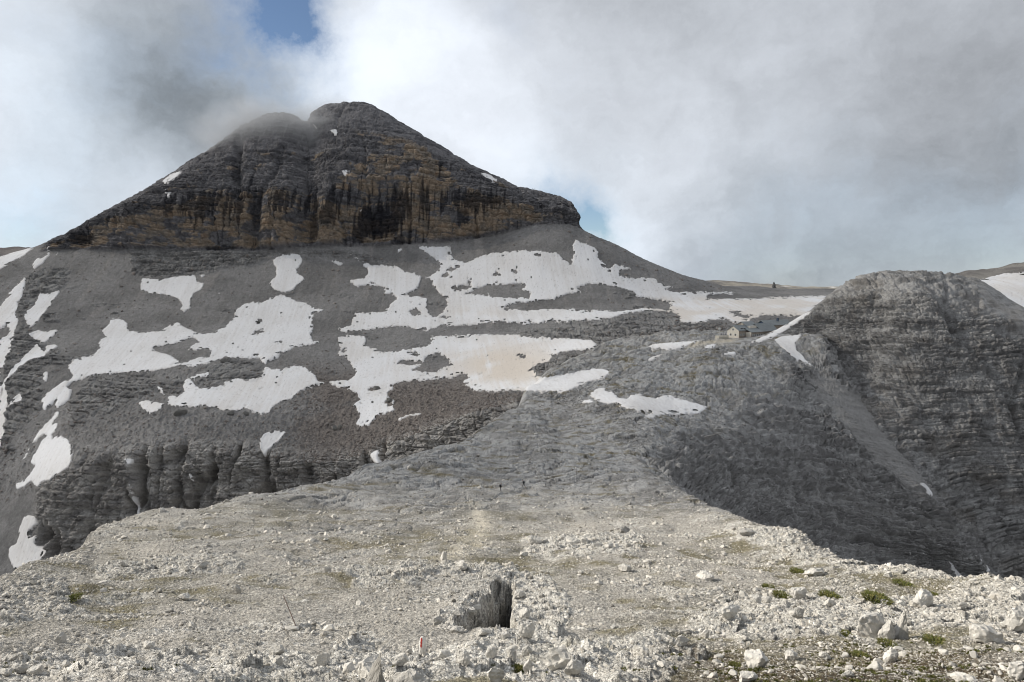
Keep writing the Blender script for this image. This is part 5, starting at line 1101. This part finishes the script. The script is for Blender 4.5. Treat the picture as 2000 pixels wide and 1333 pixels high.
# ---------------------------------------------------------------- trail poles, painted marker, cairn
M_pole = plain('faded_brown_pole', (.24, .18, .15), .8, 3., .35); M_pole2 = plain('grey_wood_pole', (.22, .20, .18), .85, 6., .3)
def pole(u, v, du, dv, rad, mat, label, top=None, stones=5):
    p = ground_at(u, v); k = p.y / F; r = thing('trail_pole', label, 'trail pole', p)
    e = Vector((du * k, .1 * abs(du) * k, -dv * k)); tube('shaft', [-e * .15, e * .5 + Vector((.01, 0, 0)), e], [rad, rad, rad * .8], mat, r)
    if top: tube('tip', [e * .86, e * 1.02], rad * top, M_white, r)
    rk_ = []
    for i in range(stones):
        sv, sf = rock_shape(700 + i + int(u), 2, .8, 10, .05); a = i * 2.4
        rr_ = .09 * rng.uniform(.7, 1.3); o = mesh_np('base_stone', sv * rr_, sf, M_stone, np.full((len(sv), 3), .33) * [1, .96, .9], False, r); o.location = (.13 * math.cos(a), .13 * math.sin(a), .03)
    return r
pole(579, 1228, -26, -66, .022, M_pole, 'long brownish trail pole leaning to the left out of the gravel'); pole(888, 1063, 2, -31, .028, M_pole2, 'thin grey trail pole standing upright beside the pale trail'); pole(1126, 929, -1, -15, .07, M_pole2, 'far trail pole with a white top on the saddle, right of the hikers', 2.4, 3)
def marker():
    p = ground_at(826, 1284); k = p.y / F; h = 41 * k; w = 13.5 * k / 2
    r = thing('marker_stone', 'upright stone with a red and white painted trail blaze', 'trail marker', p, R(-14))
    sv, sf = ico(4); z = sv[:, 2]; q = np.clip((z + 1) / 2, 0, 1)
    s_ = np.sign(sv) * np.abs(sv) ** .8
    V = np.stack([s_[:, 0] * w * (1.05 - .1 * q), s_[:, 1] * w * .75, (s_[:, 2] + 1) / 2 * h * 1.12 - h * .12], -1)
    V += .035 * w * np.stack([perlin(V[:, 0] / w * 3, V[:, 1] / w * 3, V[:, 2] / w * 2, 740 + i) for i in range(3)], -1) * 3
    c = np.tile(np.array([.66, .64, .60]), (len(V), 1)) * (1 + .08 * fbm(V[:, 0] / w * 3, V[:, 1] / w * 3, V[:, 2] / w * 3, 3, 745))[:, None]
    st = mesh_np('stone', V, sf, M_stone, c, parent=r)
    # paint: faces of the front, lifted 3 mm
    N_ = V - [0, 0, h * .45]; fr = V[sf].mean(1)
    def paint(nm, x0, x1, z0, z1, lift, mat):
        kf = (fr[:, 1] < 0) & (fr[:, 0] > x0 * w) & (fr[:, 0] < x1 * w) & (fr[:, 2] > z0 * h) & (fr[:, 2] < z1 * h); f = sf[kf]; idx = np.unique(f); inv = np.zeros(len(V), int); inv[idx] = np.arange(len(idx))
        Q = V[idx].copy(); d_ = Q / np.array([w, w * .75, h]) - [0, 0, .45]; d_ /= np.linalg.norm(d_, axis=1, keepdims=True); mesh_np(nm, Q + d_ * lift, inv[f], mat, parent=r)
    paint('white_paint', -.8, .75, .42, .95, .004, M_white); paint('red_paint', -.42, .12, .5, .93, .008, plain('red_paint', (.42, .03, .02), .6, 30., .15))
marker()
cp = sky_pt(1511); cn = thing('cairn', 'dark pointed cairn on the far skyline above the hut', 'cairn', cp)
for i in range(7):
    sv, sf = rock_shape(760 + i, 2, .9, 9, .05); rr_ = 3.4 - i * .42; mesh_np('stone', sv * [rr_, rr_, .85] + [.3 * math.sin(i * 2), .2 * math.cos(i), i * 1.15 - .3], sf, M_stone, np.full((len(sv), 3), .2), False, cn)

# ---------------------------------------------------------------- grass
M_grass = terrain_mat('alpine_grass', 20., .35, 0, 10.)
def tuft_mesh(seed, n, rad, hgt):
    r = np.random.default_rng(seed); V = []; Fc = []; C = []
    for i in range(n):
        a = r.uniform(0, 6.28); q = rad * math.sqrt(r.uniform(0, 1)); x, y = q * math.cos(a), q * math.sin(a); h = hgt * r.uniform(.5, 1.2) * (1.1 - .6 * q / rad); b = r.uniform(0, 6.28); w = .006 + .01 * r.uniform()
        dx, dy = math.cos(b), math.sin(b); ox, oy = r.normal(0, .35, 2) * h + np.array([x, y]) * .25; k = len(V)
        V += [(x - dx * w, y - dy * w, -.02), (x + dx * w, y + dy * w, -.02), (x + ox * .5 + dx * w * .7, y + oy * .5 + dy * w * .7, h * .65), (x + ox * .5 - dx * w * .7, y + oy * .5 - dy * w * .7, h * .65), (x + ox * 1.3, y + oy * 1.3, h)]
        Fc += [(k, k+1, k+2), (k, k+2, k+3), (k+3, k+2, k+4)]; t = r.uniform(); C += [np.array([.07, .09, .022]) * (1 - t) + np.array([.15, .135, .05]) * t] * 5
    return np.array(V), np.array(Fc), np.array(C)
tufts = [tuft_mesh(800 + i, 520, .22, .09) for i in range(5)]
for i, (u, v, w, h, lb) in enumerate(((1712, 1171, 44, 12, 'widest flat green grass cushion on the right gravel'), (1622, 1168, 40, 9, 'green grass cushion left of the widest one on the right gravel'), (1526, 1166, 30, 8, 'green cushion left of the crumbly white boulder'), (1501, 1149, 22, 8, 'small green cushion highest in the right gravel'), (1765, 1143, 34, 6, 'thin green strip of grass near the right crest'), (1824, 1164, 18, 7, 'little green tuft right of the widest cushion'), (1650, 1240, 24, 8, 'green tuft beside the bulky block of the split rock'), (1435, 1303, 22, 10, 'green tuft left of the smooth white slab'), (1011, 1310, 24, 14, 'round yellow green moss cushion in the rubble below the pothole'), (140, 1172, 30, 7, 'lone green cushion on the far left gravel'), (1683, 1284, 30, 9, 'brown green tuft on the dark soil'), (1560, 1120, 30, 6, 'small green strip under the right crest'), (1735, 1262, 34, 9, 'dull green tuft in front of the split standing rock'), (1830, 1256, 40, 10, 'brownish grass clump left of the long low white boulder'))):
    V, Fc, C = tufts[i % 5]; p = ground_at(u, v); k = p.y / F
    if i < 5: o = mesh_np('grass_tuft', V, Fc, M_grass, C, False)
    else: o = bpy.data.objects.new('grass_tuft', [q for q in bpy.data.objects if q.name.startswith('grass_tuft')][i % 5].data); COL.objects.link(o)
    s_ = w * k / .48; o.location = p; o.scale = (s_ * 1.1, s_ * 1.8, max(s_ * .35, h * k / .19)); tag(o, lb, 'grass tuft', 'grass tufts among the stones')
earthw = ss(1235, 1300, g1['v'] - .04 * (g1['u'] - 1400)) * ss(1180, 1420, g1['u']) + .25 * ss(.1, .5, cl_) * ss(1330, 1460, g1['u']) * ss(1110, 1150, g1['v']) + .1 * ss(1230, 1330, g1['v'])
p, r, c = pick(800, np.clip(earthw * ss(-.1, .4, -cl2 + .3 * cl_), 0, 1)); V_ = []; F_ = []; C_ = []; off = 0
small = [tuft_mesh(820 + i, 34, .07, .06) for i in range(6)]
for i in range(len(p)):
    V, Fc, C = small[i % 6]; s_ = rng.uniform(.5, 1.2); a = rng.uniform(0, 6.28); q = V.copy(); q[:, 0], q[:, 1] = (V[:, 0] * math.cos(a) - V[:, 1] * math.sin(a)) * s_, (V[:, 0] * math.sin(a) + V[:, 1] * math.cos(a)) * s_; q[:, 2] *= s_
    V_.append(q + p[i]); F_.append(Fc + off); C_.append(C * rng.uniform(.6, 1.2)); off += len(V)
tag(mesh_np('grass', np.concatenate(V_), np.concatenate(F_), M_grass, np.concatenate(C_), False), kind='stuff')
log('things')
# ---------------------------------------------------------------- the cloud bank whose shadow lies on the mountain
def volume_mat(name, color, dens, aniso):
    m = bpy.data.materials.new(name); nt = nodes(m); out = N(nt, 'ShaderNodeOutputMaterial')
    pv = N(nt, 'ShaderNodeVolumePrincipled'); pv.inputs['Color'].default_value = (*color, 1); pv.inputs['Density'].default_value = dens; pv.inputs['Anisotropy'].default_value = aniso
    L(nt, pv.outputs[0], out.inputs['Volume']); return m, nt, pv
def cloud_bank():
    xs = np.linspace(-3000, -500, 120); ys = np.linspace(260, 1750, 100)
    X, Y_ = np.meshgrid(xs, ys); X = X.astype(f32); Y_ = Y_.astype(f32)
    n_ = fbm(X / 330, Y_ / 330, 0 * X, 4, 401)
    m = ss(325, 455, Y_ + 55 * n_) * ss(1750, 1500, Y_) * ss(-3000, -2500, X) * ss(-500, -950, X + 80 * n_)
    gap = np.exp(-((X + 1452) / 75) ** 2 - ((Y_ - 775) / 60) ** 2)
    gap2 = np.exp(-((X + 1900) / 130) ** 2 - ((Y_ - 700) / 110) ** 2); m = m * (1 - .8 * gap) * (1 - .5 * gap2)
    th = 230 * m * (1 + .3 * n_) + .5
    top_ = 900 + .65 * th; bot = 900 - .35 * th
    A = np.stack([X, Y_, top_], -1); B = np.stack([X, Y_, bot], -1); nr, nc = X.shape; k = nr * nc
    f = grid_faces(nr, nc); i = np.arange(k).reshape(nr, nc)
    ring = np.concatenate([i[0, :-1], i[:-1, -1], i[-1, :0:-1], i[:0:-1, 0]]); rn = np.roll(ring, -1)
    side = np.stack([rn, ring, ring + k, rn + k], -1)
    F_ = np.concatenate([f, f[:, ::-1] + k, side])
    m_, _, _ = volume_mat('cloud_vapour', (1, 1, 1), .0034, .3)
    o = mesh_np('cloud', np.concatenate([A.reshape(-1, 3), B.reshape(-1, 3)]), F_, m_); tag(o, kind='stuff')
cloud_bank()
# ---------------------------------------------------------------- mist hanging on the summits
def mist(name, u, v, Y, rad, dens, scale, cut, seed):
    sv, sf = ico(3); m, nt, pv = volume_mat(name + '_vapour', (1, 1, 1), 0., .2)
    tc = N(nt, 'ShaderNodeTexCoord'); ln = N(nt, 'ShaderNodeVectorMath', operation='LENGTH'); L(nt, tc.outputs['Object'], ln.inputs[0])
    geo = N(nt, 'ShaderNodeNewGeometry'); mp = N(nt, 'ShaderNodeMapping'); mp.inputs['Location'].default_value = (seed, seed * 2, 0); mp.inputs['Scale'].default_value = (scale, scale * .6, scale * 1.2); L(nt, geo.outputs['Position'], mp.inputs['Vector'])
    no = N(nt, 'ShaderNodeTexNoise', Scale=1., Detail=5., Roughness=.6, Distortion=.6); L(nt, mp.outputs[0], no.inputs['Vector'])
    def mm(op, a, b, c=None):
        n = N(nt, 'ShaderNodeMath', operation=op)
        for i, x in enumerate((a, b, c)):
            if x is None: continue
            if isinstance(x, (int, float)): n.inputs[i].default_value = x
            else: L(nt, x, n.inputs[i])
        return n.outputs[0]
    l2 = mm('MULTIPLY', ln.outputs['Value'], ln.outputs['Value']); fall = mm('MULTIPLY_ADD', l2, -1., 1.)
    q = mm('MULTIPLY_ADD', fall, .55, no.outputs[0]); q = mm('SUBTRACT', q, cut); q = mm('MAXIMUM', q, 0.); q = mm('MULTIPLY', q, dens); q = mm('MULTIPLY', q, mm('MAXIMUM', fall, 0.)); L(nt, q, pv.inputs['Density'])
    o = mesh_np(name, sv * .98, sf, m); o.location = Vector(at(u, v, Y)); o.scale = rad; tag(o, kind='stuff'); return o
mist('mist', 520, 262, 915, (110, 38, 52), .13, .026, .58, 3.)
mist('mist', 648, 225, 962, (42, 24, 30), .06, .05, .62, 8.)
# ---------------------------------------------------------------- light, sky, camera
SUN_AZ, SUN_EL = R(8), R(30)          # azimuth measured from straight left towards the mountain
sdir = Vector((-math.cos(SUN_EL) * math.cos(SUN_AZ), math.cos(SUN_EL) * math.sin(SUN_AZ), math.sin(SUN_EL)))
ld = bpy.data.lights.new('sun', 'SUN'); ld.energy = 5.0; ld.angle = R(.53); ld.color = (1, .915, .785)
lo = bpy.data.objects.new('sun', ld); COL.objects.link(lo); lo.rotation_euler = sdir.to_track_quat('Z', 'Y').to_euler()
W = bpy.data.worlds.new('World'); SC.world = W; W.use_nodes = True
nt = W.node_tree; nt.nodes.clear()
wo = N(nt, 'ShaderNodeOutputWorld'); sky = N(nt, 'ShaderNodeTexSky', sky_type='NISHITA', sun_disc=False)
sky.sun_elevation = SUN_EL; sky.sun_rotation = math.atan2(sdir.x, sdir.y); sky.altitude = 2900
bgs = N(nt, 'ShaderNodeBackground', Strength=.11); L(nt, sky.outputs[0], bgs.inputs[0])
tc = N(nt, 'ShaderNodeTexCoord')
def math_(op, a, b=None, c=None, clamp=False):
    n = N(nt, 'ShaderNodeMath', operation=op); n.use_clamp = clamp
    for i, x in enumerate((a, b, c)):
        if x is None: continue
        if isinstance(x, (int, float)): n.inputs[i].default_value = x
        else: L(nt, x, n.inputs[i])
    return n.outputs[0]
def vnoise(vec, scale, detail=6., rough=.55, loc=(0, 0, 0), sc=(1, 1, 1), color=False):
    mp = N(nt, 'ShaderNodeMapping'); mp.inputs['Location'].default_value = loc; mp.inputs['Scale'].default_value = sc
    L(nt, vec, mp.inputs['Vector'])
    n = N(nt, 'ShaderNodeTexNoise', Scale=scale, Detail=detail, Roughness=rough); L(nt, mp.outputs[0], n.inputs['Vector'])
    return n.outputs['Color' if color else 'Fac']
gen = tc.outputs['Generated']
# warp the direction so that every cloud and gap gets a torn outline
wn = vnoise(gen, 4.5, 9., .62, color=True)
sub = N(nt, 'ShaderNodeVectorMath', operation='SUBTRACT'); L(nt, wn, sub.inputs[0]); sub.inputs[1].default_value = (.5, .5, .5)
scl = N(nt, 'ShaderNodeVectorMath', operation='SCALE', Scale=.26); L(nt, sub.outputs[0], scl.inputs[0])
add = N(nt, 'ShaderNodeVectorMath', operation='ADD'); L(nt, gen, add.inputs[0]); L(nt, scl.outputs[0], add.inputs[1])
wd = add.outputs[0]
def blob(u, v, rad):
    a, b, c = ray(u, v); d = Vector((float(a), float(b), float(c))).normalized()
    n = N(nt, 'ShaderNodeVectorMath', operation='DISTANCE'); L(nt, wd, n.inputs[0]); n.inputs[1].default_value = d
    q = math_('DIVIDE', n.outputs['Value'], rad / F)
    q = math_('MULTIPLY', q, q); q = math_('MULTIPLY', q, -1.); return math_('EXPONENT', q)
def total(lst, base):
    acc = base
    for u, v, r, a in lst: acc = math_('MULTIPLY_ADD', blob(u, v, r), a, acc)
    return acc
n1 = vnoise(gen, 3.2, 7., .58, (2.1, .3, 1.7), (1, 1, 1.8))
n2 = vnoise(wd, 7., 9., .62, (5.1, 2.3, .7), (1, 1, 1.5))
lum = math_('MULTIPLY_ADD', n1, .5, .155)
lum = math_('MULTIPLY_ADD', n2, .4, lum)
lum = total(SKY_LUM, lum)
# beyond the frame: unseen sky brightened round the sun, dimmed behind, for rock contrast
dt = N(nt, 'ShaderNodeVectorMath', operation='DOT_PRODUCT'); L(nt, gen, dt.inputs[0]); dt.inputs[1].default_value = sdir
glow = math_('POWER', math_('MAXIMUM', dt.outputs['Value'], 0.), 7.)
lum = math_('MULTIPLY_ADD', glow, 1.5, lum)
sx = N(nt, 'ShaderNodeSeparateXYZ'); L(nt, gen, sx.inputs[0])
back = math_('MULTIPLY_ADD', sx.outputs['Y'], .9, .62, clamp=True)        # 1 ahead of the camera, low behind it
lum = math_('MULTIPLY', lum, math_('MULTIPLY_ADD', back, .4, .6))
blue = total(SKY_GAP, math_('MULTIPLY_ADD', n2, .35, -.2))
blue = math_('SMOOTHSTEP' if False else 'MULTIPLY', blue, 1.0, clamp=True)
cc = N(nt, 'ShaderNodeCombineXYZ')
cool = total(SKY_COOL, 0.0 * 1 + .0 if False else math_('MULTIPLY', n1, 0.0))
L(nt, math_('MULTIPLY', lum, math_('MULTIPLY_ADD', cool, -.10, .93)), cc.inputs[0]); L(nt, math_('MULTIPLY', lum, math_('MULTIPLY_ADD', cool, -.02, .985)), cc.inputs[1]); L(nt, math_('MULTIPLY', lum, math_('MULTIPLY_ADD', cool, .03, 1.07)), cc.inputs[2])
bgc = N(nt, 'ShaderNodeBackground', Strength=1.0); L(nt, cc.outputs[0], bgc.inputs[0])
mx = N(nt, 'ShaderNodeMixShader'); L(nt, blue, mx.inputs[0]); L(nt, bgc.outputs[0], mx.inputs[1]); L(nt, bgs.outputs[0], mx.inputs[2])
L(nt, mx.outputs[0], wo.inputs[0])
cam = bpy.data.cameras.new('camera'); cam.sensor_width = 36; cam.lens = 36 * F / 2000; cam.clip_end = 20000; cam.clip_start = .1
co = bpy.data.objects.new('camera', cam); COL.objects.link(co); co.location = (0, 0, 0); co.rotation_euler = (R(90) - PITCH, 0, 0)
SC.camera = co
SC.view_settings.view_transform = 'Standard'; SC.view_settings.look = 'None'; SC.view_settings.gamma = 1; SC.view_settings.exposure = 0
SC.cycles.volume_bounces = 1; SC.cycles.max_bounces = 5; SC.cycles.diffuse_bounces = 3; SC.cycles.glossy_bounces = 1; SC.cycles.transparent_max_bounces = 8
SC.cycles.pixel_filter_type = 'BLACKMAN_HARRIS'; SC.cycles.filter_width = 1.05; SC.cycles.use_adaptive_sampling = True; SC.cycles.adaptive_threshold = .02
